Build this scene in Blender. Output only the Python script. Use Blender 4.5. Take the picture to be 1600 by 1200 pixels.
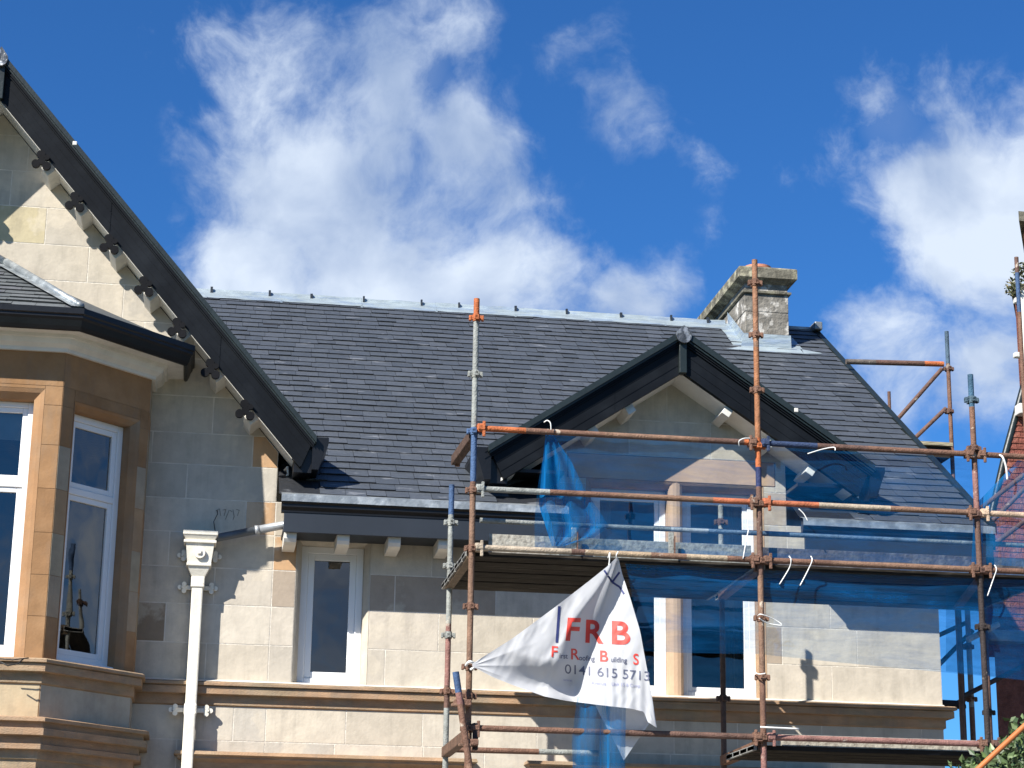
import bpy, bmesh, math, random
from mathutils import Vector, Matrix, noise
rnd = random.Random(7)
D2R = math.radians
S = bpy.context.scene
for o in list(bpy.data.objects): bpy.data.objects.remove(o)
COL = S.collection

# ------------------------------------------------------------------ camera
CAM = Vector((0, -18.5, 1.6)); F = 3200.0
yaw, pit, rol = D2R(8.49), D2R(15.73), D2R(0.87)
fw = Vector((math.sin(yaw)*math.cos(pit), math.cos(yaw)*math.cos(pit), math.sin(pit)))
rt = Vector((math.cos(yaw), -math.sin(yaw), 0)); up = rt.cross(fw)
rt, up = math.cos(rol)*rt + math.sin(rol)*up, -math.sin(rol)*rt + math.cos(rol)*up
cd = bpy.data.cameras.new('camera'); cam = bpy.data.objects.new('camera', cd); COL.objects.link(cam)
cd.sensor_width = 36; cd.lens = 36*F/1600; cd.clip_start = .1; cd.clip_end = 5000
cam.matrix_world = Matrix(((rt.x, up.x, -fw.x, CAM.x), (rt.y, up.y, -fw.y, CAM.y), (rt.z, up.z, -fw.z, CAM.z), (0, 0, 0, 1)))
S.camera = cam

def ray(px, py): return fw + rt*((px-800)/F) - up*((py-600)/F)
def PN(px, py, n, c):                        # where a sight line meets the plane n.p = c
    d = ray(px, py); n = Vector(n); return CAM + d*((c-n.dot(CAM))/n.dot(d))
def PY(px, py, Y): return PN(px, py, (0, 1, 0), Y)
def PZ(px, py, Z): return PN(px, py, (0, 0, 1), Z)

# ------------------------------------------------------------------ light
SUNV = Vector((.51, .45, -.55)).normalized()
sl = bpy.data.lights.new('sun', 'SUN'); sun = bpy.data.objects.new('sun', sl); COL.objects.link(sun)
sl.energy = 5.0; sl.angle = D2R(.53); sl.color = (1, .955, .88)
sun.rotation_euler = SUNV.to_track_quat('-Z', 'Y').to_euler(); sun.location = (-20, -20, 25)
S.view_settings.view_transform = 'Standard'; S.view_settings.look = 'None'
S.view_settings.exposure = .82; S.view_settings.gamma = 1

W = bpy.data.worlds.new('World'); S.world = W; W.use_nodes = True
def build_sky():
    nt = W.node_tree; nt.nodes.clear(); N = nt.nodes.new; L = nt.links.new
    def val(x, s):
        if isinstance(x, (int, float)): s.default_value = x
        else: L(x, s)
    def mth(op, a, b=0., c=0., clamp=False):
        n = N('ShaderNodeMath'); n.operation = op; n.use_clamp = clamp
        val(a, n.inputs[0]); val(b, n.inputs[1]); val(c, n.inputs[2]); return n.outputs[0]
    sky = N('ShaderNodeTexSky'); sky.sky_type = 'NISHITA'; sky.sun_disc = False
    sky.sun_elevation = math.asin(-SUNV.z); sky.sun_rotation = math.atan2(-SUNV.x, -SUNV.y)
    sky.air_density = 1.0; sky.dust_density = .15; sky.ozone_density = 2.6
    tc = N('ShaderNodeTexCoord'); d = tc.outputs['Generated']
    nz = N('ShaderNodeTexNoise'); L(d, nz.inputs['Vector']); nz.inputs['Scale'].default_value = 9; nz.inputs['Detail'].default_value = 4
    wrp = N('ShaderNodeVectorMath'); wrp.operation = 'MULTIPLY_ADD'
    sub = N('ShaderNodeVectorMath'); sub.operation = 'SUBTRACT'; L(nz.outputs['Color'], sub.inputs[0]); sub.inputs[1].default_value = (.5, .5, .5)
    L(sub.outputs[0], wrp.inputs[0]); wrp.inputs[1].default_value = (.06, .06, .06); L(d, wrp.inputs[2])
    q = wrp.outputs[0]
    dens = None
    blobs = [(560, 230, 270, .92), (680, 70, 150, .85), (620, 150, 190, .7), (420, 120, 190, .72), (350, 210, 140, .55), (730, 230, 170, .85), (780, 330, 130, .6), (470, 300, 250, .9), (600, 420, 270, 1.25), (400, 450, 190, 1.2), (770, 440, 190, .8),
             (900, 470, 170, .72), (1040, 465, 100, .66), (980, 500, 120, .75), (1590, 340, 270, 1.4), (1500, 300, 210, 1.2), (1400, 165, 150, .6), (1330, 190, 90, .3), (1460, 400, 160, .95), (1350, 500, 110, .6), (1520, 150, 140, .5),
             (1010, 195, 100, .40), (930, 110, 150, .24), (1095, 280, 100, .20), (1110, 385, 75, .16), (1400, 590, 240, .72), (1580, 620, 210, .65), (1240, 250, 100, .22), (840, 310, 100, .30), (250, 50, 120, .34), (250, 350, 55, .34)]
    for (bx, by, r, w) in blobs:
        c = ray(bx, by).normalized()
        ds = N('ShaderNodeVectorMath'); ds.operation = 'DISTANCE'; L(q, ds.inputs[0]); ds.inputs[1].default_value = c
        mr = N('ShaderNodeMapRange'); mr.interpolation_type = 'SMOOTHSTEP'; L(ds.outputs['Value'], mr.inputs['Value'])
        mr.inputs['From Min'].default_value = 0; mr.inputs['From Max'].default_value = r/F; mr.inputs['To Min'].default_value = w; mr.inputs['To Max'].default_value = 0
        dens = mr.outputs[0] if dens is None else mth('MAXIMUM', mth('ADD', mth('MULTIPLY', dens, .35), mr.outputs[0]), dens)
    # broken cloud over the rest of the sky
    g = N('ShaderNodeTexNoise'); L(d, g.inputs['Vector']); g.inputs['Scale'].default_value = 3.4; g.inputs['Detail'].default_value = 7
    sp = N('ShaderNodeSeparateXYZ'); L(d, sp.inputs[0])
    away = N('ShaderNodeMapRange'); L(sp.outputs['Y'], away.inputs['Value']); away.inputs['From Min'].default_value = .55; away.inputs['From Max'].default_value = .3
    gm = mth('MULTIPLY', mth('MULTIPLY', mth('SUBTRACT', g.outputs['Fac'], .44), 3.2, clamp=True), away.outputs[0])
    dens = mth('MAXIMUM', dens, gm)
    f1 = N('ShaderNodeTexNoise'); L(q, f1.inputs['Vector']); f1.inputs['Scale'].default_value = 20; f1.inputs['Detail'].default_value = 11; f1.inputs['Roughness'].default_value = .62
    k = mth('ADD', dens, mth('MULTIPLY', mth('SUBTRACT', f1.outputs['Fac'], .5), 2.0))
    cov = N('ShaderNodeMapRange'); cov.interpolation_type = 'SMOOTHSTEP'; L(k, cov.inputs['Value']); cov.inputs['From Min'].default_value = .16; cov.inputs['From Max'].default_value = 1.0
    cov.inputs['To Max'].default_value = .96
    veil = mth('MULTIPLY', mth('SUBTRACT', dens, .45), .6, clamp=True)
    cover = mth('MAXIMUM', mth('MINIMUM', veil, .5), mth('MULTIPLY', cov.outputs[0], mth('MULTIPLY', dens, 6., clamp=True)))
    f2 = N('ShaderNodeTexNoise'); L(q, f2.inputs['Vector']); f2.inputs['Scale'].default_value = 16; f2.inputs['Detail'].default_value = 8
    lit = None                                   # thick sunlit banks against thinner grey cloud
    for (bx, by, r, w) in [(560, 450, 260, .16), (380, 450, 150, .12), (1560, 300, 240, .17), (640, 60, 120, .05), (470, 150, 120, .06), (590, 330, 150, -.10), (700, 300, 130, -.08), (1500, 440, 110, -.06)]:
        ds = N('ShaderNodeVectorMath'); ds.operation = 'DISTANCE'; L(q, ds.inputs[0]); ds.inputs[1].default_value = ray(bx, by).normalized()
        mr = N('ShaderNodeMapRange'); mr.interpolation_type = 'SMOOTHSTEP'; L(ds.outputs['Value'], mr.inputs['Value'])
        mr.inputs['From Min'].default_value = 0; mr.inputs['From Max'].default_value = r/F; mr.inputs['To Min'].default_value = w; mr.inputs['To Max'].default_value = 0
        lit = mr.outputs[0] if lit is None else mth('ADD', lit, mr.outputs[0])
    lum = N('ShaderNodeMapRange'); L(mth('ADD', f2.outputs['Fac'], lit), lum.inputs['Value']); lum.inputs['From Min'].default_value = .36; lum.inputs['From Max'].default_value = .66
    mx = N('ShaderNodeMix'); mx.data_type = 'RGBA'; L(lum.outputs[0], mx.inputs['Factor'])
    mx.inputs['A'].default_value = (.25, .33, .49, 1); mx.inputs['B'].default_value = (.55, .62, .72, 1)
    b1 = N('ShaderNodeBackground'); b2 = N('ShaderNodeBackground'); ms = N('ShaderNodeMixShader'); out = N('ShaderNodeOutputWorld')
    tn = N('ShaderNodeMix'); tn.data_type = 'RGBA'; tn.blend_type = 'MULTIPLY'; tn.inputs['Factor'].default_value = 1; L(sky.outputs[0], tn.inputs['A']); tn.inputs['B'].default_value = (.27, .68, 1.18, 1)
    L(tn.outputs['Result'], b1.inputs[0]); b1.inputs[1].default_value = .064
    L(mx.outputs['Result'], b2.inputs[0]); b2.inputs[1].default_value = .82
    L(cover, ms.inputs[0]); L(b1.outputs[0], ms.inputs[1]); L(b2.outputs[0], ms.inputs[2]); L(ms.outputs[0], out.inputs[0])
build_sky()

# ------------------------------------------------------------------ materials
MATS = {}
def grime(m, amt=.25, sc=(9, 9, .9)):
    """rain streaks and soot on a finished material"""
    nt = MATS[m].node_tree; N = nt.nodes.new; L = nt.links.new; b = nt.nodes['Principled BSDF']; src = b.inputs['Base Color'].links[0].from_socket
    tc = N('ShaderNodeTexCoord'); mp = N('ShaderNodeMapping'); mp.inputs['Scale'].default_value = sc; L(tc.outputs['Object'], mp.inputs[0])
    n = N('ShaderNodeTexNoise'); L(mp.outputs[0], n.inputs['Vector']); n.inputs['Scale'].default_value = 1; n.inputs['Detail'].default_value = 8; n.inputs['Roughness'].default_value = .65
    n2 = N('ShaderNodeTexNoise'); L(tc.outputs['Object'], n2.inputs['Vector']); n2.inputs['Scale'].default_value = 2.3; n2.inputs['Detail'].default_value = 9; n2.inputs['Roughness'].default_value = .7
    ml = N('ShaderNodeMath'); ml.operation = 'MULTIPLY'; L(n.outputs[0], ml.inputs[0]); L(n2.outputs[0], ml.inputs[1])
    mr = N('ShaderNodeMapRange'); L(ml.outputs[0], mr.inputs['Value']); mr.inputs['From Min'].default_value = .24; mr.inputs['From Max'].default_value = .40; mr.inputs['To Max'].default_value = amt
    mx = N('ShaderNodeMix'); mx.data_type = 'RGBA'; L(mr.outputs[0], mx.inputs['Factor']); L(src, mx.inputs['A']); mx.inputs['B'].default_value = (.20, .18, .15, 1); L(mx.outputs['Result'], b.inputs['Base Color'])
def mat(name, col=(.5, .5, .5), rough=.8, var=.15, scale=6., bump=.0, bscale=40., metal=0., attr=False, spec=.5, col2=None, thr=(.5, .62), scale2=3., detail=6, stretch=None, coat=0, tint2=1.):
    """principled, mottled by two noises; attr: base colour is the mesh's own 'Col'"""
    m = bpy.data.materials.new(name); m.use_nodes = True; nt = m.node_tree; N = nt.nodes.new; L = nt.links.new
    b = nt.nodes['Principled BSDF']; b.inputs['Roughness'].default_value = rough; b.inputs['Metallic'].default_value = metal
    b.inputs['Specular IOR Level'].default_value = spec; b.inputs['Coat Weight'].default_value = coat
    tc = N('ShaderNodeTexCoord'); vec = tc.outputs['Object']
    if stretch:
        mp = N('ShaderNodeMapping'); mp.inputs['Scale'].default_value = stretch; L(vec, mp.inputs[0]); vec = mp.outputs[0]
    n1 = N('ShaderNodeTexNoise'); L(vec, n1.inputs['Vector']); n1.inputs['Scale'].default_value = scale; n1.inputs['Detail'].default_value = detail; n1.inputs['Roughness'].default_value = .6
    mr = N('ShaderNodeMapRange'); L(n1.outputs['Fac'], mr.inputs['Value']); mr.inputs['From Min'].default_value = .3; mr.inputs['From Max'].default_value = .7
    mr.inputs['To Min'].default_value = 1-var; mr.inputs['To Max'].default_value = 1+var
    mul = N('ShaderNodeMix'); mul.data_type = 'RGBA'; mul.blend_type = 'MULTIPLY'; mul.inputs['Factor'].default_value = 1
    if attr:
        a = N('ShaderNodeAttribute'); a.attribute_name = 'Col'; src = a.outputs['Color']
    else:
        rg = N('ShaderNodeRGB'); rg.outputs[0].default_value = (*col, 1); src = rg.outputs[0]
    if col2:
        n2 = N('ShaderNodeTexNoise'); L(vec, n2.inputs['Vector']); n2.inputs['Scale'].default_value = scale2; n2.inputs['Detail'].default_value = 7; n2.inputs['Roughness'].default_value = .55
        m2 = N('ShaderNodeMapRange'); L(n2.outputs['Fac'], m2.inputs['Value']); m2.inputs['From Min'].default_value = thr[0]; m2.inputs['From Max'].default_value = thr[1]; m2.inputs['To Max'].default_value = tint2
        mm = N('ShaderNodeMix'); mm.data_type = 'RGBA'; L(m2.outputs[0], mm.inputs['Factor']); L(src, mm.inputs['A']); mm.inputs['B'].default_value = (*col2, 1); src = mm.outputs['Result']
    L(src, mul.inputs['A'])
    cb = N('ShaderNodeCombineColor'); [L(mr.outputs[0], cb.inputs[i]) for i in range(3)]
    L(cb.outputs[0], mul.inputs['B']); L(mul.outputs['Result'], b.inputs['Base Color'])
    if bump:
        n3 = N('ShaderNodeTexNoise'); L(vec, n3.inputs['Vector']); n3.inputs['Scale'].default_value = bscale; n3.inputs['Detail'].default_value = 8
        bp = N('ShaderNodeBump'); bp.inputs['Strength'].default_value = bump; bp.inputs['Distance'].default_value = .02; L(n3.outputs['Fac'], bp.inputs['Height']); L(bp.outputs[0], b.inputs['Normal'])
    MATS[name] = m; return m
mat('stone', rough=.92, attr=True, var=.10, scale=7, bump=.14, bscale=30, col2=(.60, .53, .42), thr=(.55, .585), scale2=1.6, tint2=.5, spec=.2)
mat('bay_stone', rough=.92, attr=True, var=.13, scale=6, bump=.12, bscale=45, col2=(.42, .27, .15), thr=(.5, .7), scale2=2.2, tint2=.35, spec=.15)
mat('mortar', (.64, .59, .51), rough=.95, var=.25, scale=4, bump=.4, spec=.1)
mat('sandstone', (.32, .18, .09), rough=.9, var=.16, scale=3.5, bump=.12, bscale=60, col2=(.31, .22, .14), thr=(.5, .7), scale2=1.3, spec=.2)
mat('mullion_stone', (.47, .33, .225), rough=.9, var=.14, scale=4, bump=.1, col2=(.40, .26, .16), thr=(.5, .68), scale2=2, spec=.15)
mat('string_stone', (.38, .245, .15), rough=.92, var=.22, scale=4, bump=.4, bscale=50, col2=(.30, .24, .16), thr=(.45, .68), scale2=1.5, spec=.15, stretch=(1, 1, 3))
mat('weathered', (.19, .178, .155), rough=.95, var=.4, scale=6, bump=.9, bscale=22, col2=(.46, .44, .40), thr=(.53, .58), scale2=5, spec=.1)
mat('weathered_dark', (.15, .14, .11), rough=.95, var=.4, scale=8, bump=.9, bscale=20, col2=(.33, .31, .22), thr=(.5, .62), scale2=6, spec=.1)
mat('slate', rough=.5, attr=True, var=.14, scale=12, bump=.5, bscale=30, spec=.45, col2=(.30, .31, .33), thr=(.63, .70), scale2=4.2, tint2=.34, stretch=(.8, 1.4, 2.6))
mat('slate_pale', rough=.6, attr=True, var=.16, scale=10, bump=.4, bscale=25, spec=.4)
mat('lead', (.24, .265, .28), rough=.42, var=.25, scale=9, bump=.5, bscale=14, metal=.35, spec=.5, col2=(.42, .45, .46), thr=(.48, .6), scale2=7, tint2=.7)
mat('dull_lead', (.10, .105, .11), rough=.35, var=.3, scale=12, bump=.7, bscale=18, metal=.5, col2=(.36, .37, .38), thr=(.5, .6), scale2=14)
mat('bright_lead', (.36, .42, .44), rough=.38, var=.2, scale=6, bump=.6, bscale=12, metal=.3, col2=(.26, .33, .42), thr=(.5, .56), scale2=4, tint2=.7, stretch=(.6, 1, 3))  # second colour paints bluish sky reflections into the lead in streaks
mat('black_paint', (.007, .007, .008), rough=.55, var=.3, scale=5, bump=.06, spec=.12)
mat('black_gutter', (.006, .0065, .008), rough=.38, var=.3, scale=5, bump=.1, spec=.35)
mat('barge_paint', (.006, .0075, .010), rough=.5, var=.3, scale=2.5, bump=.07, bscale=9, col2=(.010, .012, .015), thr=(.5, .66), scale2=2.2, spec=.12, stretch=(1, 1, 1))
mat('green_black', (.014, .021, .021), rough=.4, var=.25, scale=6, bump=.1, spec=.45)
mat('fascia_grey', (.022, .028, .038), rough=.5, var=.12, scale=3, spec=.35)
mat('white_paint', (.66, .64, .58), rough=.55, var=.07, scale=5, bump=.08, spec=.35)
mat('pipe_paint', (.74, .70, .60), rough=.5, var=.06, scale=7, bump=.15, bscale=60, col2=(.42, .24, .10), thr=(.66, .74), scale2=12, spec=.4, tint2=.5)
mat('soffit_paint', (.74, .73, .68), rough=.6, var=.08, scale=4, spec=.3)
mat('upvc', (.80, .80, .79), rough=.25, var=.02, scale=3, spec=.5)
mat('pipe_grey', (.10, .115, .13), rough=.5, var=.2, scale=6, metal=.2)
mat('zinc_pipe', (.42, .44, .46), rough=.4, var=.2, scale=6, metal=.4)
mat('rust', rough=.72, attr=True, var=.34, scale=13, bump=.55, bscale=70, spec=.35, col2=(.62, .55, .44), thr=(.66, .71), scale2=8, tint2=.55)
mat('wood', rough=.9, attr=True, var=.3, scale=8, bump=.5, bscale=30, spec=.15, col2=(.08, .07, .06), thr=(.56, .66), scale2=9, tint2=.6, stretch=(.35, 2, 2))
mat('pale_board', (.36, .34, .29), rough=.9, var=.22, scale=26, bump=.5, bscale=40, col2=(.22, .20, .17), thr=(.48, .66), scale2=22, spec=.15)
mat('dark_board', (.12, .105, .11), rough=.9, var=.3, scale=18, bump=.5, bscale=40, col2=(.2, .18, .17), thr=(.5, .66), scale2=12, spec=.15)
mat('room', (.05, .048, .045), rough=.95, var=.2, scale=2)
mat('curtain', (.55, .54, .48), rough=.9, var=.1, scale=4)
mat('terracotta', (.52, .22, .13), rough=.8, var=.2, scale=9, bump=.2)
mat('red_roof', (.22, .075, .055), rough=.9, var=.35, scale=22, bump=.8, bscale=45, col2=(.28, .12, .085), thr=(.5, .65), scale2=7, spec=.15)
mat('red_stone', (.20, .08, .06), rough=.92, var=.3, scale=16, bump=.8, bscale=50, spec=.15)
mat('cable_white', (.82, .82, .78), rough=.4, var=.03)
mat('black_cable', (.015, .015, .015), rough=.6, var=.1)
mat('orange_plastic', (.48, .15, .04), rough=.4, var=.12, scale=8)
mat('leaf', rough=.45, attr=True, var=.25, scale=12, spec=.4)
mat('bark', (.12, .085, .05), rough=.9, var=.3, scale=12, bump=.5)
mat('grass_ground', (.055, .085, .03), rough=.95, var=.35, scale=.6, bump=.6, bscale=8, spec=.1)
mat('asphalt', (.055, .055, .057), rough=.9, var=.2, scale=9, bump=.5, bscale=60, spec=.2)
mat('paving', (.20, .175, .145), rough=.9, var=.25, scale=3, bump=.4)
mat('ink_red', (.62, .045, .03), rough=.6, var=.08, scale=9)
mat('ink_blue', (.025, .035, .14), rough=.6, var=.12, scale=9)
mat('ink_grey', (.10, .11, .17), rough=.6, var=.12, scale=9)
mat('ink_pale', (.36, .37, .52), rough=.6, var=.12, scale=9)
mat('pencil', (.16, .15, .14), rough=.9, var=.2)

for m_, a_ in (('stone', .34), ('bay_stone', .3), ('sandstone', .25), ('string_stone', .5)): grime(m_, a_)
grime('pipe_paint', .25, (14, 14, 1.5)); grime('white_paint', .2); grime('weathered', .6, (9, 9, 2))
def glass_mat():
    m = bpy.data.materials.new('window_glass'); m.use_nodes = True; nt = m.node_tree; nt.nodes.clear(); N = nt.nodes.new; L = nt.links.new
    tr = N('ShaderNodeBsdfTransparent'); tr.inputs[0].default_value = (.50, .56, .60, 1)
    gl = N('ShaderNodeBsdfGlossy'); gl.inputs['Roughness'].default_value = .015; gl.inputs['Color'].default_value = (.95, .93, .90, 1)
    fr = N('ShaderNodeFresnel'); fr.inputs['IOR'].default_value = 1.5
    mt = N('ShaderNodeMath'); mt.operation = 'MULTIPLY_ADD'; L(fr.outputs[0], mt.inputs[0]); mt.inputs[1].default_value = 1.3; mt.inputs[2].default_value = .075
    tc = N('ShaderNodeTexCoord'); nz = N('ShaderNodeTexNoise'); L(tc.outputs['Object'], nz.inputs['Vector']); nz.inputs['Scale'].default_value = 1.6
    bp = N('ShaderNodeBump'); bp.inputs['Strength'].default_value = .08; bp.inputs['Distance'].default_value = .05; L(nz.outputs[0], bp.inputs['Height']); L(bp.outputs[0], gl.inputs['Normal'])
    mx = N('ShaderNodeMixShader'); L(mt.outputs[0], mx.inputs[0]); L(tr.outputs[0], mx.inputs[1]); L(gl.outputs[0], mx.inputs[2])
    o = N('ShaderNodeOutputMaterial'); L(mx.outputs[0], o.inputs[0]); MATS['glass'] = m
glass_mat()
def cloth_mat(name, dcol, tcol, alpha, weave=0., fold=None, folds=(.0, .0)):
    """thin sheet: diffuse + translucent, with an open weave that lets part of the light straight through"""
    m = bpy.data.materials.new(name); m.use_nodes = True; nt = m.node_tree; nt.nodes.clear(); N = nt.nodes.new; L = nt.links.new
    df = N('ShaderNodeBsdfDiffuse'); df.inputs[0].default_value = (*dcol, 1); tl = N('ShaderNodeBsdfTranslucent'); tl.inputs[0].default_value = (*tcol, 1)
    mx = N('ShaderNodeMixShader'); mx.inputs[0].default_value = .45; L(df.outputs[0], mx.inputs[1]); L(tl.outputs[0], mx.inputs[2]); last = mx.outputs[0]
    if alpha < 1:
        tc = N('ShaderNodeTexCoord'); mp = N('ShaderNodeMapping'); mp.inputs['Scale'].default_value = fold or (1, 1, 1); L(tc.outputs['Object'], mp.inputs[0])
        nz = N('ShaderNodeTexNoise'); L(mp.outputs[0], nz.inputs['Vector']); nz.inputs['Scale'].default_value = 3.2; nz.inputs['Detail'].default_value = 8; nz.inputs['Roughness'].default_value = .62; nz.inputs['Distortion'].default_value = 1.2
        a = N('ShaderNodeAttribute'); a.attribute_name = 'Col'      # red channel: how many layers lie over each other here
        mr = N('ShaderNodeMapRange'); L(nz.outputs['Fac'], mr.inputs['Value']); mr.inputs['From Min'].default_value = .35; mr.inputs['From Max'].default_value = .7
        mr.inputs['To Min'].default_value = alpha*.62; mr.inputs['To Max'].default_value = alpha*1.5
        sp = N('ShaderNodeSeparateColor'); L(a.outputs['Color'], sp.inputs[0])
        ml = N('ShaderNodeMath'); ml.operation = 'MULTIPLY'; ml.use_clamp = True; L(mr.outputs[0], ml.inputs[0]); L(sp.outputs[0], ml.inputs[1])
        tr = N('ShaderNodeBsdfTransparent'); tr.inputs[0].default_value = (.88, .955, 1, 1)
        m2 = N('ShaderNodeMixShader'); L(ml.outputs[0], m2.inputs[0]); L(tr.outputs[0], m2.inputs[1]); L(last, m2.inputs[2]); last = m2.outputs[0]
    o = N('ShaderNodeOutputMaterial'); L(last, o.inputs[0]); MATS[name] = m
cloth_mat('net', (.006, .115, .34), (.014, .22, .56), .235, fold=(.7, 1, 4))
cloth_mat('net_hang', (.010, .18, .46), (.025, .31, .70), .27, fold=(9, 1, .7))
cloth_mat('banner_cloth', (.78, .79, .81), (.45, .46, .48), 1)

# ------------------------------------------------------------------ mesh helpers
I4 = Matrix.Identity(4)
class MB:
    def __init__(s): s.v = []; s.f = []; s.c = []; s.s = []
    def face(s, pts, col=(1, 1, 1), M=None, smooth=False):
        i = len(s.v); s.v += [tuple(M @ Vector(p)) if M else tuple(p) for p in pts]; s.f.append(tuple(range(i, i+len(pts)))); s.c.append(col); s.s.append(smooth)
    def mesh(s, vs, fs, col=(1, 1, 1), M=None, smooth=False):
        i = len(s.v); s.v += [tuple(M @ Vector(p)) if M else tuple(p) for p in vs]
        for f in fs: s.f.append(tuple(i+k for k in f)); s.c.append(col); s.s.append(smooth)
    def box(s, x0, x1, y0, y1, z0, z1, col=(1, 1, 1), M=None, bev=0.):
        if bev <= 0:
            v = [(x, y, z) for z in (z0, z1) for (x, y) in ((x0, y0), (x1, y0), (x1, y1), (x0, y1))]
            s.mesh(v, [(0, 3, 2, 1), (4, 5, 6, 7), (0, 1, 5, 4), (1, 2, 6, 5), (2, 3, 7, 6), (3, 0, 4, 7)], col, M)
        else:
            bm = bmesh.new(); bmesh.ops.create_cube(bm, size=1)
            for w in bm.verts: w.co = Vector(((x0+x1)/2+w.co.x*(x1-x0), (y0+y1)/2+w.co.y*(y1-y0), (z0+z1)/2+w.co.z*(z1-z0)))
            bmesh.ops.bevel(bm, geom=bm.edges[:], offset=min(bev, .45*min(x1-x0, y1-y0, z1-z0)), segments=2, affect='EDGES', profile=.5)
            bm.verts.index_update(); s.mesh([w.co[:] for w in bm.verts], [[w.index for w in f.verts] for f in bm.faces], col, M); bm.free()
    def prism(s, poly, a, b, axis='y', col=(1, 1, 1), M=None):
        """poly of (x,z) extruded in y, (y,z) in x, (x,y) in z"""
        def q(p, t): return (p[0], t, p[1]) if axis == 'y' else ((t, p[0], p[1]) if axis == 'x' else (p[0], p[1], t))
        n = len(poly); ar = sum(poly[i][0]*poly[(i+1) % n][1]-poly[(i+1) % n][0]*poly[i][1] for i in range(n))
        if ar < 0: poly = poly[::-1]
        vs = [q(p, a) for p in poly]+[q(p, b) for p in poly]
        fs = [tuple(range(n)), tuple(range(2*n-1, n-1, -1))]+[(i, n+i, n+(i+1) % n, (i+1) % n) for i in range(n)]
        if axis != 'y': fs = [f[::-1] for f in fs]
        s.mesh(vs, fs, col, M)
    def tube(s, p0, p1, r, n=12, col=(1, 1, 1), segs=None, caps=True, r1=None, bend=0.):
        p0 = Vector(p0); p1 = Vector(p1); d = (p1-p0); ln = d.length; d.normalize(); r1 = r if r1 is None else r1
        a = d.orthogonal().normalized(); b = d.cross(a); ts = [0., 1.]
        if segs: ts = sorted(set([0., 1.]+[t for t, _ in segs if 0 < t < 1]))
        for k in range(len(ts)-1):
            c = col
            if segs:
                for t, cc in segs:
                    if t <= ts[k]+1e-6: c = cc
            A = p0+d*(ln*ts[k]); B = p0+d*(ln*ts[k+1]); ra = r+(r1-r)*ts[k]; rb = r+(r1-r)*ts[k+1]
            ring = [a*math.cos(2*math.pi*i/n)+b*math.sin(2*math.pi*i/n) for i in range(n)]
            s.mesh([A+q*ra for q in ring]+[B+q*rb for q in ring], [(i, (i+1) % n, n+(i+1) % n, n+i) for i in range(n)], c, smooth=True)
            if caps and k == 0: s.face([A+q*ra for q in ring[::-1]], c)
            if caps and k == len(ts)-2: s.face([B+q*rb for q in ring], c)
    def path(s, pts, r, n=8, col=(1, 1, 1)):
        """a smooth tube along points"""
        pts = [Vector(p) for p in pts]; m = len(pts); vs = []; prev = None
        for i, p in enumerate(pts):
            t = (pts[min(i+1, m-1)]-pts[max(i-1, 0)]).normalized()
            a = t.orthogonal().normalized() if prev is None else (prev-t*prev.dot(t)).normalized()
            prev = a; b = t.cross(a); vs += [p+(a*math.cos(2*math.pi*k/n)+b*math.sin(2*math.pi*k/n))*r for k in range(n)]
        fs = [(i*n+k, i*n+(k+1) % n, (i+1)*n+(k+1) % n, (i+1)*n+k) for i in range(m-1) for k in range(n)]
        s.mesh(vs, fs+[tuple(range(n))[::-1], tuple(range((m-1)*n, m*n))], col, smooth=True)
    def sweep(s, plan, prof, col=(1, 1, 1), close=True):
        """moulding: profile of (out, z) carried along a plan path (outside lies to the right of travel), mitred"""
        n = len(plan); P = [Vector(p) for p in plan]; rings = []
        for i in range(n):
            ds = []
            if i > 0: ds.append((P[i]-P[i-1]).normalized())
            if i < n-1: ds.append((P[i+1]-P[i]).normalized())
            ns = [Vector((d.y, -d.x)) for d in ds]
            mnorm = ns[0] if len(ns) == 1 else (ns[0]+ns[1])/(1+ns[0].dot(ns[1]))
            rings.append([(P[i].x+mnorm.x*o, P[i].y+mnorm.y*o, z) for o, z in prof])
        m = len(prof)
        for i in range(n-1):
            for k in range(m if close else m-1): s.face([rings[i][k], rings[i+1][k], rings[i+1][(k+1) % m], rings[i][(k+1) % m]], col)
        if close: s.face(rings[0], col); s.face(rings[-1][::-1], col)
    def build(s, name, m, parent=None, smooth=False):
        me = bpy.data.meshes.new(name); me.from_pydata(s.v, [], s.f)
        ca = me.color_attributes.new('Col', 'FLOAT_COLOR', 'CORNER'); buf = []
        for p, c in zip(me.polygons, s.c): buf += [c[0], c[1], c[2], 1.]*p.loop_total
        ca.data.foreach_set('color', buf)
        me.polygons.foreach_set('use_smooth', [smooth or q for q in s.s])
        me.materials.append(MATS[m] if isinstance(m, str) else m); me.update()
        o = bpy.data.objects.new(name, me); COL.objects.link(o)
        if parent: o.parent = parent
        return o
def recalc(o):
    bm = bmesh.new(); bm.from_mesh(o.data); bmesh.ops.remove_doubles(bm, verts=bm.verts[:], dist=1e-5); bmesh.ops.recalc_face_normals(bm, faces=bm.faces[:]); bm.to_mesh(o.data); bm.free(); return o
BASES = []
def thing(name, label, cat, loc=(0, 0, 0), group=None):
    o = bpy.data.objects.new(name, None); COL.objects.link(o); BASES.append((o, Vector(loc))); o.empty_display_size = .2
    o['label'] = label; o['category'] = cat
    if group: o['group'] = group
    return o
def tag(o, label, cat, group=None):
    o['label'] = label; o['category'] = cat
    if group: o['group'] = group
    return o
def struct(o): o['kind'] = 'structure'; return o

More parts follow.
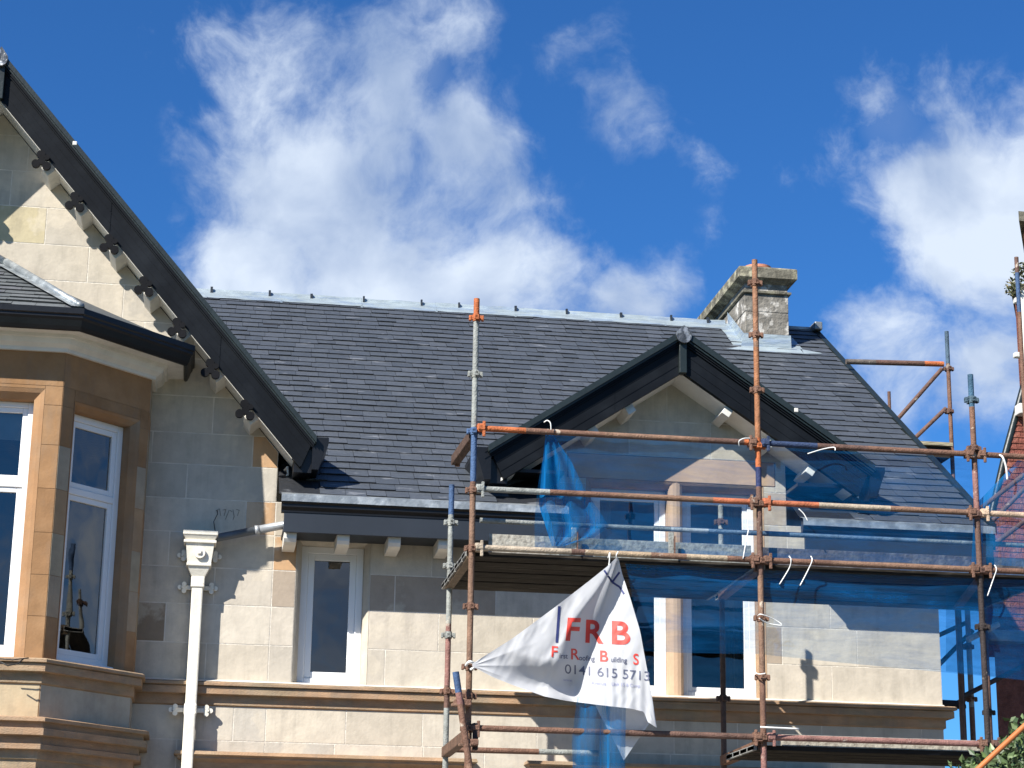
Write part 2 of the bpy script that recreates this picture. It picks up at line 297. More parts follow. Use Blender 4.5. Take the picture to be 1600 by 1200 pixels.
# ------------------------------------------------------------------ ground
g = MB(); g.face([(-600, -600, -.02), (600, -600, -.02), (600, 900, -.02), (-600, 900, -.02)]); struct(g.build('ground', 'grass_ground'))
g = MB(); g.box(-60, 60, -17.2, -11.4, -.018, -.010); struct(g.build('road', 'asphalt'))
g = MB(); g.box(-60, 60, -11.4, -8.0, -.018, .11, bev=.01); g.box(-60, 60, -8.0, -.0, -.018, -.004); struct(g.build('pavement_bounce', 'paving'))  # unseen paved strip up to the wall added to bounce warm light

# ------------------------------------------------------------------ the stone house
house = thing('stone_house', 'pale stone villa with slate roof, gabled wing, bay window and gabled dormer', 'house', (1.5, 0, 0))
T33 = math.tan(D2R(33.5)); T49 = 1.150
ZE, YE = 5.60, -.45                              # eaves line of the main roof
def roofz(y): return ZE+(y-YE)*T33
RIDGE_Y = 5.0; RIDGE_Z = roofz(RIDGE_Y)
GX, GZ = -2.15, 9.64                             # wing gable apex, top of bargeboard
DX, DZ = 4.31, 7.335                             # dormer apex
WR = 6.895                                       # right-hand corner of the wall

COURSE = [0, .35, .70, 1.05, 1.40, 1.75, 2.10, 2.45, 2.80, 3.10, 3.44, 3.743, 3.945, 4.30, 4.65, 4.985, 5.305, 5.615, 5.935, 6.23, 6.58, 6.94, 7.27, 7.62, 7.97, 8.33, 8.68, 9.03, 9.4, 9.8]
def clip(poly, a, b, c):                         # keep a*x+b*z <= c
    out = []
    for i in range(len(poly)):
        p, q = poly[i], poly[(i+1) % len(poly)]; dp = a*p[0]+b*p[1]-c; dq = a*q[0]+b*q[1]-c
        if dp <= 0: out.append(p)
        if (dp < 0 < dq) or (dq < 0 < dp):
            t = dp/(dp-dq); out.append((p[0]+(q[0]-p[0])*t, p[1]+(q[1]-p[1])*t))
    return out
def inset(poly, d):
    n = len(poly)
    ar = sum(poly[i][0]*poly[(i+1) % n][1]-poly[(i+1) % n][0]*poly[i][1] for i in range(n))
    if ar < 0: poly = poly[::-1]
    res = list(poly)
    for i in range(n):
        p, q = poly[i], poly[(i+1) % n]; dx, dz = q[0]-p[0], q[1]-p[1]; ln = math.hypot(dx, dz)
        if ln < 1e-6: continue
        a, b = dz/ln, -dx/ln                     # outward normal of a ccw polygon
        res = clip(res, a, b, a*p[0]+b*p[1]-d)
        if len(res) < 3: return []
    return res
PALE = [(.52, .465, .385), (.49, .44, .365), (.54, .485, .40), (.47, .43, .365), (.51, .455, .37), (.55, .49, .405), (.48, .435, .365), (.52, .46, .37)]
ORNG = [(.34, .195, .10), (.31, .175, .085), (.36, .22, .12)]
def blocks(stone, back, x0, x1, z0, z1, M, holes=(), planes=(), joints={}, special=(), pal=PALE, wmin=.55, wmax=1.05, rr=rnd, proud=.0025, jt=.0052, courses=COURSE):
    zs = [z for z in courses if z0+.02 < z < z1-.02]; zs = [z0]+zs+[z1]
    for za, zb in zip(zs[:-1], zs[1:]):
        zm = (za+zb)/2; js = sorted([j for k, l in joints.items() if za < k < zb for j in l if x0+.12 < j < x1-.12])
        xs = [x0]+js+[x1]; cuts = [x0]
        for a, b in zip(xs[:-1], xs[1:]):
            x = a
            while b-x > wmax+.3:
                x += rr.uniform(wmin, wmax)
                if b-x > .25: cuts.append(x)
            cuts.append(b)
        for a, b in zip(cuts[:-1], cuts[1:]):
            col = rr.choice(pal); k = rr.uniform(.93, 1.07); col = tuple(c*k for c in col)
            for sx, sz, sc in special:
                if a <= sx < b and za <= sz < zb: col = sc
            rects = [(a, b, za, zb)]
            for (hx0, hx1, hz0, hz1) in holes:
                nr = []
                for (p, q, r, t) in rects:
                    if q <= hx0 or p >= hx1 or t <= hz0 or r >= hz1: nr.append((p, q, r, t)); continue
                    if p < hx0: nr.append((p, hx0, r, t))
                    if q > hx1: nr.append((hx1, q, r, t))
                    if r < hz0: nr.append((max(p, hx0), min(q, hx1), r, hz0))
                    if t > hz1: nr.append((max(p, hx0), min(q, hx1), hz1, t))
                rects = nr
            for (p, q, r, t) in rects:
                if q-p < .004 or t-r < .004: continue
                poly = [(p, r), (q, r), (q, t), (p, t)]
                for pl in planes:
                    poly = clip(poly, *pl)
                    if len(poly) < 3: break
                if len(poly) < 3: continue
                back.face([(u, 0, w) for u, w in poly], M=M)
                ip = inset(poly, jt)
                if len(ip) < 3: continue
                n = len(ip); stone.face([(u, -proud, w) for u, w in ip], col, M)
                for i in range(n):
                    u, w = ip[i]; u2, w2 = ip[(i+1) % n]; stone.face([(u, 0, w), (u2, 0, w2), (u2, -proud, w2), (u, -proud, w)], col, M)

def opening(rev, x0, x1, z0, z1, M, depth=.17, ch=.05, sillz=None):
    """splayed stone reveal round an opening: chamfer ch wide, then straight in"""
    o = [(x0, z0), (x1, z0), (x1, z1), (x0, z1)]; i = [(x0+ch, z0), (x1-ch, z0), (x1-ch, z1-ch), (x0+ch, z1-ch)]
    for k in (1, 2, 3):
        a, b = o[k], o[(k+1) % 4]; c, d = i[(k+1) % 4], i[k]
        m1 = [(p[0]*.62+q[0]*.38, p[1]*.62+q[1]*.38) for p, q in ((b, c), (a, d))]
        rev.face([(a[0], -.004, a[1]), (b[0], -.004, b[1]), (m1[0][0], .010, m1[0][1]), (m1[1][0], .010, m1[1][1])], M=M)
        rev.face([(m1[1][0], .010, m1[1][1]), (m1[0][0], .010, m1[0][1]), (c[0], .055, c[1]), (d[0], .055, d[1])], M=M)
        rev.face([(d[0], .055, d[1]), (c[0], .055, c[1]), (c[0], depth+.05, c[1]), (d[0], depth+.05, d[1])], M=M)
    rev.face([(x0, -.004, z0), (x1, -.004, z0), (x1, depth+.05, z0+.004), (x0, depth+.05, z0+.004)], M=M)

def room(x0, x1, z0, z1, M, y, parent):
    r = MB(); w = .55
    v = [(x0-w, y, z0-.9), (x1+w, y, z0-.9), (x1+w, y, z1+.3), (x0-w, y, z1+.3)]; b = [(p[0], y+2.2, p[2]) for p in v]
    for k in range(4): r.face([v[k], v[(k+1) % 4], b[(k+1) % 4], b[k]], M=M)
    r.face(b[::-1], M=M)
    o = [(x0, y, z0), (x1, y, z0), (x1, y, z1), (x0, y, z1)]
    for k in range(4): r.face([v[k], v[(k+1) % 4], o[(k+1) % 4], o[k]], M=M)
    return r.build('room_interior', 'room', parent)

def window(x0, x1, z0, z1, M, y, parent, transom=None, curtains=(), label=None, cill=True, inside=False, fo=.062, sash=.045):
    """white plastic window filling the rectangle at depth y; transom = z of a cross bar"""
    fr = MB(); dp = .06
    def ring(a, b, c, d, w, y0, y1):
        fr.box(a, a+w, y0, y1, c, d, M=M, bev=.006); fr.box(b-w, b, y0, y1, c, d, M=M, bev=.006)
        fr.box(a+w-.002, b-w+.002, y0+.001, y1, c, c+w, M=M, bev=.006); fr.box(a+w-.002, b-w+.002, y0+.001, y1, d-w, d, M=M, bev=.006)
    ring(x0, x1, z0, z1, fo, y, y+dp)
    lights = [(z0+fo, z1-fo)]
    if transom:
        fr.box(x0+fo-.002, x1-fo+.002, y+.002, y+dp, transom-.03, transom+.03, M=M, bev=.006); lights = [(z0+fo, transom-.03), (transom+.03, z1-fo)]
    for (c, d) in lights: ring(x0+fo, x1-fo, c, d, sash, y+.014, y+dp-.005)
    if cill: fr.box(x0-.03, x1+.03, y-.075, y+.03, z0-.028, z0+.006, M=M, bev=.008)
    f = fr.build('window', 'upvc', parent)
    if label: f['label'] = label
    for (c, d) in lights:
        p = MB(); p.face([(x0+fo+sash-.004, y+.036, c+sash-.004), (x1-fo-sash+.004, y+.036, c+sash-.004), (x1-fo-sash+.004, y+.036, d-sash+.004), (x0+fo+sash-.004, y+.036, d-sash+.004)], M=M)
        p.build('pane', 'glass', f)
    for (a, b) in curtains:
        c = MB(); n = 26; pts = [(a+(b-a)*i/n, y+.2+.025*math.sin(i*1.9)+.01*math.sin(i*.7)) for i in range(n+1)]
        for i in range(n): c.face([(*pts[i], z0-.05), (*pts[i+1], z0-.05), (*pts[i+1], z1), (*pts[i], z1)], M=M, smooth=True)
        c.build('curtain', 'curtain', f)
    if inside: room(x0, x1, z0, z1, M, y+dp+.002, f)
    return f

def wx(px, py): p = PY(px, py, 0); return p.x
def wxz(px, py): p = PY(px, py, 0); return (p.x, p.z)
JP = [(333, 650), (395, 700), (292, 750), (384, 803), (264, 857), (415, 857), (335, 912), (430, 974), (258, 974), (321, 1035), (364, 1137), (617, 925), (675, 868), (775, 925), (601, 1042),
      (540, 1137), (660, 1137), (1297, 960), (1339, 1013), (1222, 1013), (1300, 1075), (72, 350), (17, 295), (138, 410), (193, 465), (1042, 630), (983, 672), (1110, 675), (1284, 1140), (1440, 1140), (1045, 1115)]
joints = {}
for px, py in JP: x, z = wxz(px, py); joints.setdefault(z, []).append(x)
SP = [(420, 705, 0), (400, 800, 1), (425, 800, 0), (440, 865, 0), (236, 965, 2), (595, 925, 3), (640, 925, 3), (1205, 1010, 3), (50, 365, 4), (1215, 800, 5)]
SC = [(.50, .315, .175), (.30, .235, .17), (.27, .21, .15), (.38, .31, .24), (.50, .43, .28), (.42, .35, .28)]
special = [(*wxz(px, py), SC[k]) for px, py, k in SP]
FM = Matrix.Identity(4)
W1 = (.80, 1.475, 3.945, 5.30)                   # hall window
W2A = (3.48, 4.285, 3.945, 5.99); W2B = (4.415, 5.20, 3.945, 5.99); W2 = (3.48, 5.20, 3.945, 5.99)
wall = MB(); back = MB(); rev = MB(); rev2 = MB()
LG = (T49, 1, GZ-.40+T49*GX); LG2 = (-T49, 1, GZ-.40-T49*GX)
# left wing, up into the gable
blocks(wall, back, -5.4, .59, 0, 9.4, FM, holes=[(-3.6, -.70, 0, 7.0)], planes=[LG, LG2], joints=joints, special=special)
# range between wing and corner
blocks(wall, back, .59, WR, 0, 5.30, FM, holes=[W1, W2], joints=joints, special=special)
# dormer gable above the wallhead
T_ = T33
dpl = [(T_, 1, DZ-.37+T_*DX), (-T_, 1, DZ-.37-T_*DX)]
blocks(wall, back, .59, 3.2, 5.305, 5.62, FM, joints=joints)
blocks(wall, back, 5.42, WR, 5.305, 5.62, FM, joints=joints)
blocks(wall, back, 3.2, 5.42, 5.305, 7.3, FM, holes=[W2, (3.3, 5.32, 5.99, 6.23)], planes=dpl, joints=joints, special=special)
# long tan lintel over the paired windows
lt = MB(); lt.box(3.305, 5.315, -.007, .05, 5.993, 6.226, bev=.006)
lo = lt.build('lintel', 'mullion_stone', house)
opening(rev, *W1, FM, depth=.15); opening(rev2, *W2, FM, depth=.15, ch=.06)
ml = MB(); ml.prism([(4.280, .21), (4.280, .055), (4.292, .022), (4.316, .004), (4.35, -.002), (4.384, .004), (4.408, .022), (4.420, .055), (4.420, .21)], 3.948, 5.992, axis='z')
ml.build('window_mullion', 'mullion_stone', house)
# return walls and rear
mw = MB(); mw.box(-5.4, WR-.002, .26, 10.4, 0, 3.0); mw.box(WR-.25, WR-.002, .001, 10.4, 0, 5.6)
mw.prism([(.0, 5.6), (10.0, 5.6), (5.0, RIDGE_Z-.12)], WR-.22, WR-.002, axis='x')
mw.box(.34, .588, .001, 3.0, 3, 5.95); mw.box(-5.4, -5.15, .001, 3, 3, 5.95); mw.box(-5.4, WR, 10.1, 10.3, 0, 5.6)
mw.box(3.2, 3.3, .001, 1.0, 5.3, 6.0); mw.box(5.32, 5.42, .001, 1.0, 5.3, 6.0)
o_wall = wall.build('wall', 'stone', house); o = back.build('wall_pointing', 'mortar', house); o = mw.build('wall_core', 'mortar', house)
rev.build('window_surround', 'stone', house); o = rev2.build('window_surround', 'string_stone', house)
for ob in (bpy.data.objects['window_surround'],):    # plain pale stone colour for this surround
    for c in ob.data.color_attributes['Col'].data: c.color = (.47, .42, .34, 1)
window(W1[0]+.05, W1[1]-.05, W1[2]+.03, W1[3]-.05, FM, .15, house, label='narrow single light window right of the rainwater pipe', fo=.065, sash=.06, inside=True)
window(W2A[0]+.06, 4.279, 3.975, 5.93, FM, .15, house, label='left light of the paired dormer windows', curtains=[(W2A[0]+.1, W2A[0]+.3)])
window(4.421, W2B[1]-.06, 3.975, 5.93, FM, .15, house, label='right light of the paired dormer windows', curtains=[(W2B[1]-.33, W2B[1]-.1)])

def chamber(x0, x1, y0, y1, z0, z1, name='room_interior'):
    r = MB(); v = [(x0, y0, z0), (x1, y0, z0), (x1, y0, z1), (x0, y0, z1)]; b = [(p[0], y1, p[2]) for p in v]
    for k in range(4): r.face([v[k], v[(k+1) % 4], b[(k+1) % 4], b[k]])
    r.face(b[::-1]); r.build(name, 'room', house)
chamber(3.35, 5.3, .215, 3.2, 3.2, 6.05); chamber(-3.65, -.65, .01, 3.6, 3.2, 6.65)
# string course, base moulding of the wall
prof_s = [(.0, 3.957), (.085, 3.950), (.105, 3.938), (.105, 3.915), (.07, 3.912), (.07, 3.905), (.082, 3.903), (.082, 3.842), (.020, 3.838), (.020, 3.752), (.005, 3.745), (.0, 3.74)]
_old = [(.0, 3.952), (.085, 3.945), (.10, 3.935), (.10, 3.922), (.088, 3.915), (.088, 3.90), (.075, 3.895), (.075, 3.84), (.055, 3.83), (.040, 3.79), (.012, 3.755), (.012, 3.74), (.0, 3.74)]
bay_plan = [(-3.71, 0), (-3.71, -.41), (-2.99, -1.13), (-1.31, -1.13), (-.59, -.41), (-.59, 0)]
sc = MB(); sc.sweep(bay_plan, prof_s); sc.sweep([(-.588, 0), (WR, 0), (WR, 3)], prof_s); sc.sweep([(-5.4, 0), (-3.72, 0)], prof_s)
sc.build('string_course', 'string_stone', house)
cf = MB(); p = []                                # wavy cement fillet on the string course
for i in range(60):
    x = -.5+7.4*i/59; h = 3.958+.010*noise.noise(Vector((x*1.7, 0, 3))); p.append((x, h))
for (a, ha), (b, hb) in zip(p[:-1], p[1:]): cf.face([(a, -.092, 3.951), (b, -.092, 3.951), (b, -.06, hb), (a, -.06, ha)]); cf.face([(a, -.06, ha), (b, -.06, hb), (b, -.001, hb+.018), (a, -.001, ha+.018)])
cf.build('mortar_fillet', 'mortar', house)
# cornice over the ground-floor opening
gc = MB(); gp = [(.0, 3.345), (.17, 3.33), (.18, 3.30), (.15, 3.285), (.15, 3.27), (.10, 3.24), (.085, 3.20), (.085, 3.0), (0, 3.0)]
gc.sweep([(-.02, .0), (-.02, -.001), (2.30, -.001), (2.30, 0)], gp)
gc.sweep([(3.1, .0), (3.1, -.001), (5.6, -.001), (5.6, 0)], gp); gc.build('ground_floor_cornice', 'string_stone', house)

# ---- bay window
bw = MB(); bb = MB(); br = MB()
Ff = Matrix.Translation((0, -1.13, 0))
c45 = math.sqrt(.5)
Fc = Matrix(((c45, -c45, 0, -1.31), (c45, c45, 0, -1.13), (0, 0, 1, 0), (0, 0, 0, 1)))   # u along the cant, y into the bay
Fl = Matrix(((c45, c45, 0, -3.71), (-c45, c45, 0, -.41), (0, 0, 1, 0), (0, 0, 0, 1)))
Fr = Matrix(((0, -1, 0, -.59), (1, 0, 0, -.41), (0, 0, 1, 0), (0, 0, 0, 1)))
CL = math.hypot(.72, .72)
BZ = [3.44, 3.745, 3.955, 4.31, 4.66, 5.02, 5.40, 5.78, 6.13, 6.30, 6.62]
WF = (-2.84, -1.46, 3.955, 6.27); WC = (.135, .91, 3.955, 6.20)
OP = [(.31, .175, .085), (.32, .185, .092), (.295, .165, .08)]
MIX = [(.36, .29, .20), (.37, .225, .12), (.35, .28, .19), (.35, .21, .11)]
rb = random.Random(3)
def bay_face(x0, x1, M, hole, pal, sp=()):
    blocks(bw, bb, x0, x1, 3.955, 6.64, M, holes=[hole] if hole else [], pal=pal, rr=rb, courses=BZ, wmin=.6, wmax=1.6, special=sp, jt=.0025, proud=.003)
bay_face(-2.99, -1.31, Ff, WF, OP)
bay_face(.0, CL, Fc, WC, OP, sp=[(.95, 5.6, (.36, .30, .22)), (.95, 4.8, (.36, .30, .21)), (.95, 4.5, (.35, .28, .20)), (.95, 5.2, (.36, .24, .14))])
bay_face(0, CL, Fl, WC, OP); bay_face(0, .46, Fr, None, MIX)
for x0, x1, M in ((-2.99, -1.31, Ff), (0, CL, Fc), (0, CL, Fl), (0, .46, Fr)):
    blocks(bw, bb, x0, x1, 3.44, 3.745, M, pal=[(.47, .39, .28), (.43, .39, .31), (.50, .40, .26)] if M is Ff else [(.40, .37, .30), (.43, .38, .30)], rr=rb, courses=[3.44], wmin=.5, wmax=1.4)
opening(br, *WF, Ff, depth=.14, ch=.09); opening(br, *WC, Fc, depth=.14, ch=.06); opening(br, *WC, Fl, depth=.14, ch=.06)
bw.build('bay_wall', 'bay_stone', house); bb.build('bay_pointing', 'sandstone', house); br.build('bay_window_surround', 'sandstone', house)
window(WF[0]+.09, WF[1]-.09, 3.985, 6.18, Ff, .14, house, transom=5.46, label='front light of the bay window with a cross bar', curtains=[(WF[0]+.1, WF[0]+.4)], fo=.05, sash=.045)
bl = MB(); bl.face([(WF[0], -.90, 5.86), (WF[1], -.90, 5.86), (WF[1], -.90, 6.3), (WF[0], -.90, 6.3)]); bl.build('window_blind', 'curtain', house)
window(WC[0]+.06, WC[1]-.06, 3.985, 6.14, Fc, .14, house, transom=5.46, label='canted right light of the bay window', curtains=[], fo=.06, sash=.05)
window(WC[0]+.06, WC[1]-.06, 3.985, 6.14, Fl, .14, house, transom=5.46, label='canted left light of the bay window')
bc = MB()                                        # stepped corbel cornice under the bay
bc.sweep(bay_plan, [(.0, 3.475), (.10, 3.468), (.17, 3.452), (.17, 3.425), (.125, 3.42), (.125, 3.375), (.155, 3.37), (.155, 3.315), (.095, 3.31), (.095, 3.25), (.11, 3.245), (.11, 3.205), (.05, 3.20), (.05, 3.13), (.03, 3.12), (.03, .0), (0, 0)])
bc.build('bay_cornice', 'string_stone', house)
wc = MB()                                        # white timber cornice and soffit
wc.sweep(bay_plan, [(.0, 6.60), (.035, 6.60), (.04, 6.63), (.09, 6.66), (.11, 6.70), (.13, 6.705), (.14, 6.73), (.29, 6.735), (.29, 6.80), (0, 6.80)]); wc.build('bay_eaves_soffit', 'white_paint', house)
bg = MB()
bg.sweep(bay_plan, [(.278, 6.728), (.29, 6.715), (.31, 6.72), (.325, 6.75), (.34, 6.80), (.355, 6.82), (.355, 6.84), (.372, 6.85), (.372, 6.90), (.357, 6.905), (.357, 6.87), (.29, 6.85)]); bg.build('bay_gutter', 'black_gutter', house)
# bay roof
HT = Vector((-1.99, -.01, 7.72)); HC = Vector((-1.17, -1.46, 6.90)); HT2 = Vector((-2.31, -.01, 7.72)); HC2 = Vector((-3.13, -1.46, 6.90))
def slates(mb, O, U, V, width, height, gauge, w, cols, keep=None, tk=.009, rr=rnd, lo=None, hi=None, ragged=.0):
    """O lower-left corner, U along the eaves, V up the slope; every slate is a thin tile lapping the course below"""
    U = Vector(U).normalized(); V = Vector(V).normalized(); Nn = U.cross(V).normalized(); nr = int(height/gauge)
    for r in range(nr+1):
        v0 = r*gauge; v1 = min(v0+gauge*1.12, height+.01)
        if v1-v0 < .02: continue
        x = -rr.random()*w
        while x < width:
            ww = w*rr.uniform(.82, 1.2); a = max(x, 0) if lo is None else max(x, lo(v0)); b = min(x+ww, width) if hi is None else min(x+ww, hi(v0)); x += ww
            if b-a < .03: continue
            if keep and not keep((a+b)/2, v0): continue
            c = rr.choice(cols); k = rr.gauss(1, .035); c = tuple(max(.004, q*k) for q in c)
            t0 = tk*rr.uniform(.75, 1.5); d = rr.gauss(0, .004)+ragged*rr.uniform(-1, 1); d2 = d+rr.gauss(0, .003); e = .0015
            lift = .001+rr.random()*.002
            P0 = O+U*(a+e)+V*(v0+d)+Nn*(t0+lift); P1 = O+U*(b-e)+V*(v0+d2)+Nn*(t0+lift+rr.gauss(0, .0012)); P2 = O+U*(b-e)+V*v1+Nn*.0015; P3 = O+U*(a+e)+V*v1+Nn*.0015
            mb.face([P0, P1, P2, P3], c)
            gap_shade = tuple(q*.22 for q in c)  # tail and side faces darkened, shade between slates put into the colour
            mb.face([P0-Nn*t0, P1-Nn*t0, P1, P0], gap_shade); mb.face([P1-Nn*t0, P2-Nn*.002, P2, P1], gap_shade); mb.face([P3-Nn*.002, P0-Nn*t0, P0, P3], gap_shade)
bs = MB(); SLP = [(.105, .115, .12), (.09, .10, .105), (.12, .13, .135), (.10, .105, .115)]
U = Vector((1, 0, 0)); V = (Vector((0, -.01, 7.72))-Vector((0, -1.46, 6.90))).normalized(); hgt = (Vector((0, -.01, 7.72))-Vector((0, -1.46, 6.90))).length
fx = (HC.x-HT.x)/hgt
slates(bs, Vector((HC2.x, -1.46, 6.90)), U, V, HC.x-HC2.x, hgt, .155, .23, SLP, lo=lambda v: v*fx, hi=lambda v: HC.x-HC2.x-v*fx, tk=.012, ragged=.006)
br_ = MB(); br_.face([HC2, HC, HT, HT2]); K1 = Vector((-.30, -.54, 6.90)); K2 = Vector((-.30, 0, 6.90))
br_.face([HC, K1, HT]); br_.face([K1, K2, HT]); br_.face([HC2, HT2, (-4.0, -.6, 6.9)]); br_.face([(-4.0, -.6, 6.9), HT2, (-4, 0, 6.9)])
o = br_.build('bay_roof', 'slate_pale', house)
for c in o.data.color_attributes['Col'].data: c.color = (.09, .1, .105, 1)
bs.build('slates', 'slate_pale', o)
hl = MB(); hl.path([HC+Vector((-.02, .0, .03)), HC.lerp(HT, .5)+Vector((0, 0, .035)), HT+Vector((0, -.06, .03))], .035, 8)
d_ = (HT-HC).normalized(); sd = d_.cross(Vector((0, 0, 1))).normalized()
for s_, dz in ((-1, -.02), (1, -.05)): hl.face([HC+Vector((0, 0, .028)), HT+Vector((0, 0, .028)), HT+sd*s_*.11+Vector((0, 0, .012+(.0 if s_ < 0 else -.03))), HC+sd*s_*.11+Vector((0, 0, .012+(.0 if s_ < 0 else -.03)))])
hl.path([HT+Vector((0, -.03, .03)), HT+Vector((-.16, -.03, .12)), HT+Vector((-.4, -.03, .13))], .035, 8)
hl.build('hip_flashing', 'lead', o)

# ---- main roof
RX0, RX1 = -2.0, 7.30
mr_ = MB(); mr_.face([(RX0, .1, roofz(.1)), (.60, .1, roofz(.1)), (.60, RIDGE_Y, RIDGE_Z), (RX0, RIDGE_Y, RIDGE_Z)])
mr_.face([(.60, YE, ZE), (3.2, YE, ZE), (3.2, RIDGE_Y, RIDGE_Z), (.60, RIDGE_Y, RIDGE_Z)])
mr_.face([(3.2, .25, roofz(.25)), (5.42, .25, roofz(.25)), (5.42, RIDGE_Y, RIDGE_Z), (3.2, RIDGE_Y, RIDGE_Z)])
mr_.face([(5.42, YE, ZE), (RX1, YE, ZE), (RX1, RIDGE_Y, RIDGE_Z), (5.42, RIDGE_Y, RIDGE_Z)])
mr_.face([(-5.4, 10.4, ZE), (RX1, 10.4, ZE), (RX1, RIDGE_Y, RIDGE_Z), (-5.4, RIDGE_Y, RIDGE_Z)])
main_roof = mr_.build('main_roof', 'slate', house)
for c in main_roof.data.color_attributes['Col'].data: c.color = (.02, .022, .026, 1)
ms_ = MB(); SLT = [(.062, .071, .084), (.066, .075, .088), (.058, .067, .080), (.063, .072, .085), (.071, .080, .094)]
slope_len = (RIDGE_Y-YE)/math.cos(D2R(33.5)); V = Vector((0, math.cos(D2R(33.5)), math.sin(D2R(33.5))))
def keep_main(u, v):
    x = RX0+u; y = YE+v*math.cos(D2R(33.5)); z = ZE+v*math.sin(D2R(33.5))
    if x < .62 and y < .1: return False
    if 3.2 < x < 5.42 and y < .2: return False
    if abs(x-DX) < 1.7 and z < DZ-abs(x-DX)*T33-.25: return False
    if x < .9 and z < GZ-abs(x-GX)*T49-.4: return False
    return True
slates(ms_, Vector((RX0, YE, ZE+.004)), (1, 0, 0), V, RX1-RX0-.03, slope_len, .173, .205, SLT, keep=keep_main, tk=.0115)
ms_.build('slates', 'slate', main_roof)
# loose, lifted and missing slates
for px, py in ((411, 509), (788, 528), (1168, 618)):
    sk = MB()
    q = PN(px, py, (0, -math.sin(D2R(33.5)), math.cos(D2R(33.5))), -math.sin(D2R(33.5))*YE+math.cos(D2R(33.5))*ZE)
    Nn = Vector((0, -math.sin(D2R(33.5)), math.cos(D2R(33.5)))); U = Vector((1, 0, 0))
    sk.face([q+Nn*.0118, q+U*.19+Nn*.0118, q+U*.19+V*.085+Nn*.012, q+V*.085+Nn*.012], (.006, .006, .007))
    sk.build('slate_gap', 'black_cable', main_roof)
# ridge flashing in overlapping lead sheets
rf = MB(); x = RX0; k = 0
while x < 6.16:
    w = .86+.1*rnd.random(); x2 = min(x+w, 6.16); dz = .004*(k % 2)+rnd.uniform(0, .006); k += 1; n = 8
    for i in range(n):
        a = x+(x2-x)*i/n-.012; b = x+(x2-x)*(i+1)/n-.012
        def pt(xx, s): return {0: (xx, RIDGE_Y-.225, RIDGE_Z-.130+dz+.010*noise.noise(Vector((xx*5, 1, 0)))), 1: (xx, RIDGE_Y-.06, RIDGE_Z-.008+dz), 2: (xx, RIDGE_Y-.045, RIDGE_Z+.034+dz+.008*noise.noise(Vector((xx*4, 7, 0)))),
                               3: (xx, RIDGE_Y+.02, RIDGE_Z+.044+dz), 4: (xx, RIDGE_Y+.2, RIDGE_Z-.10+dz)}[s]
        for s_ in range(4): rf.face([pt(a, s_), pt(b, s_), pt(b, s_+1), pt(a, s_+1)])
    rf.box(x2-.03, x2-.005, RIDGE_Y-.232, RIDGE_Y-.20, RIDGE_Z-.155, RIDGE_Z-.11)
    x = x2
rf.build('ridge_flashing', 'bright_lead', main_roof)
x = RX0+.4
while x < 6.1:
    rc = MB(); w_ = rnd.uniform(.02, .03); rc.box(x, x+w_, RIDGE_Y-.085, RIDGE_Y-.05, RIDGE_Z-.02, RIDGE_Z+rnd.uniform(.045, .058)); rc.build('ridge_clip', 'fascia_grey', main_roof); x += rnd.uniform(.42, .72)
vg = MB()                                        # verge strip and ridge end
vg.prism([(YE-.01, ZE-.05), (RIDGE_Y, RIDGE_Z-.05), (RIDGE_Y, RIDGE_Z+.03), (YE-.01, ZE+.03)], RX1-.035, RX1+.03, axis='x')
vg.build('verge_strip', 'green_black', main_roof)
vf = MB(); vf.prism([(YE, ZE-.22), (RIDGE_Y, RIDGE_Z-.22), (RIDGE_Y, RIDGE_Z-.052), (YE, ZE-.052)], RX1-.03, RX1+.015, axis='x')
vf.face([(WR, YE+.1, ZE-.08), (RX1, YE+.1, ZE-.08), (RX1, RIDGE_Y, RIDGE_Z-.1), (WR, RIDGE_Y, RIDGE_Z-.1)]); vf.build('verge_board', 'barge_paint', house)
re_ = MB(); re_.box(6.80, 7.30, RIDGE_Y-.04, RIDGE_Y+.04, RIDGE_Z-.02, RIDGE_Z+.025, bev=.01); re_.box(7.24, 7.34, RIDGE_Y-.22, RIDGE_Y+.05, RIDGE_Z-.06, RIDGE_Z+.045, bev=.015)
re_.build('ridge_end_cap', 'lead', main_roof)

for px, py, Y_ in ((1244, 641, -.52), (117, 224, -.52)):
    c = PY(px, py, Y_); b = MB(); b.box(c.x-.02, c.x+.02, Y_-.01, Y_+.03, c.z-.02, c.z+.02, bev=.006); b.build('verge_clip', 'white_paint', house)
# ---- chimney
chy = MB(); cx0, cx1, cy0, cy1 = 6.20, 6.745, 4.22, 6.32
cr = random.Random(5)
zc = [8.3, 8.80, 9.14, 9.36]
for za, zb in zip(zc[:-1], zc[1:]): chy.box(cx0+.004*cr.random(), cx1-.004*cr.random(), cy0+.004*cr.random(), cy1, za+.004, zb-.004, bev=.008)
chy.box(cx0+.01, cx1-.01, cy0+.01, cy1-.01, 8.2, 9.6)
ch = chy.build('chimney', 'weathered', main_roof)
cc = MB(); cpl = [(cx0, cy1), (cx0, cy0), (cx1, cy0), (cx1, cy1)]
cc.sweep([(cx0, cy1), (cx0, cy0), (cx1, cy0), (cx1, cy1), (cx0, cy1)], [(.0, 9.37), (.028, 9.375), (.03, 9.40), (0, 9.41)])
cc.sweep([(cx0, cy1), (cx0, cy0), (cx1, cy0), (cx1, cy1), (cx0, cy1)], [(.0, 9.50), (.05, 9.535), (.09, 9.55), (.09, 9.665), (.08, 9.68), (-.05, 9.73), (-.05, 9.5)])
cc.face([(cx0+.05, cy0+.05, 9.73), (cx1-.05, cy0+.05, 9.73), (cx1-.05, cy1-.05, 9.73), (cx0+.05, cy1-.05, 9.73)])
o = cc.build('chimney_cap', 'weathered_dark', main_roof)
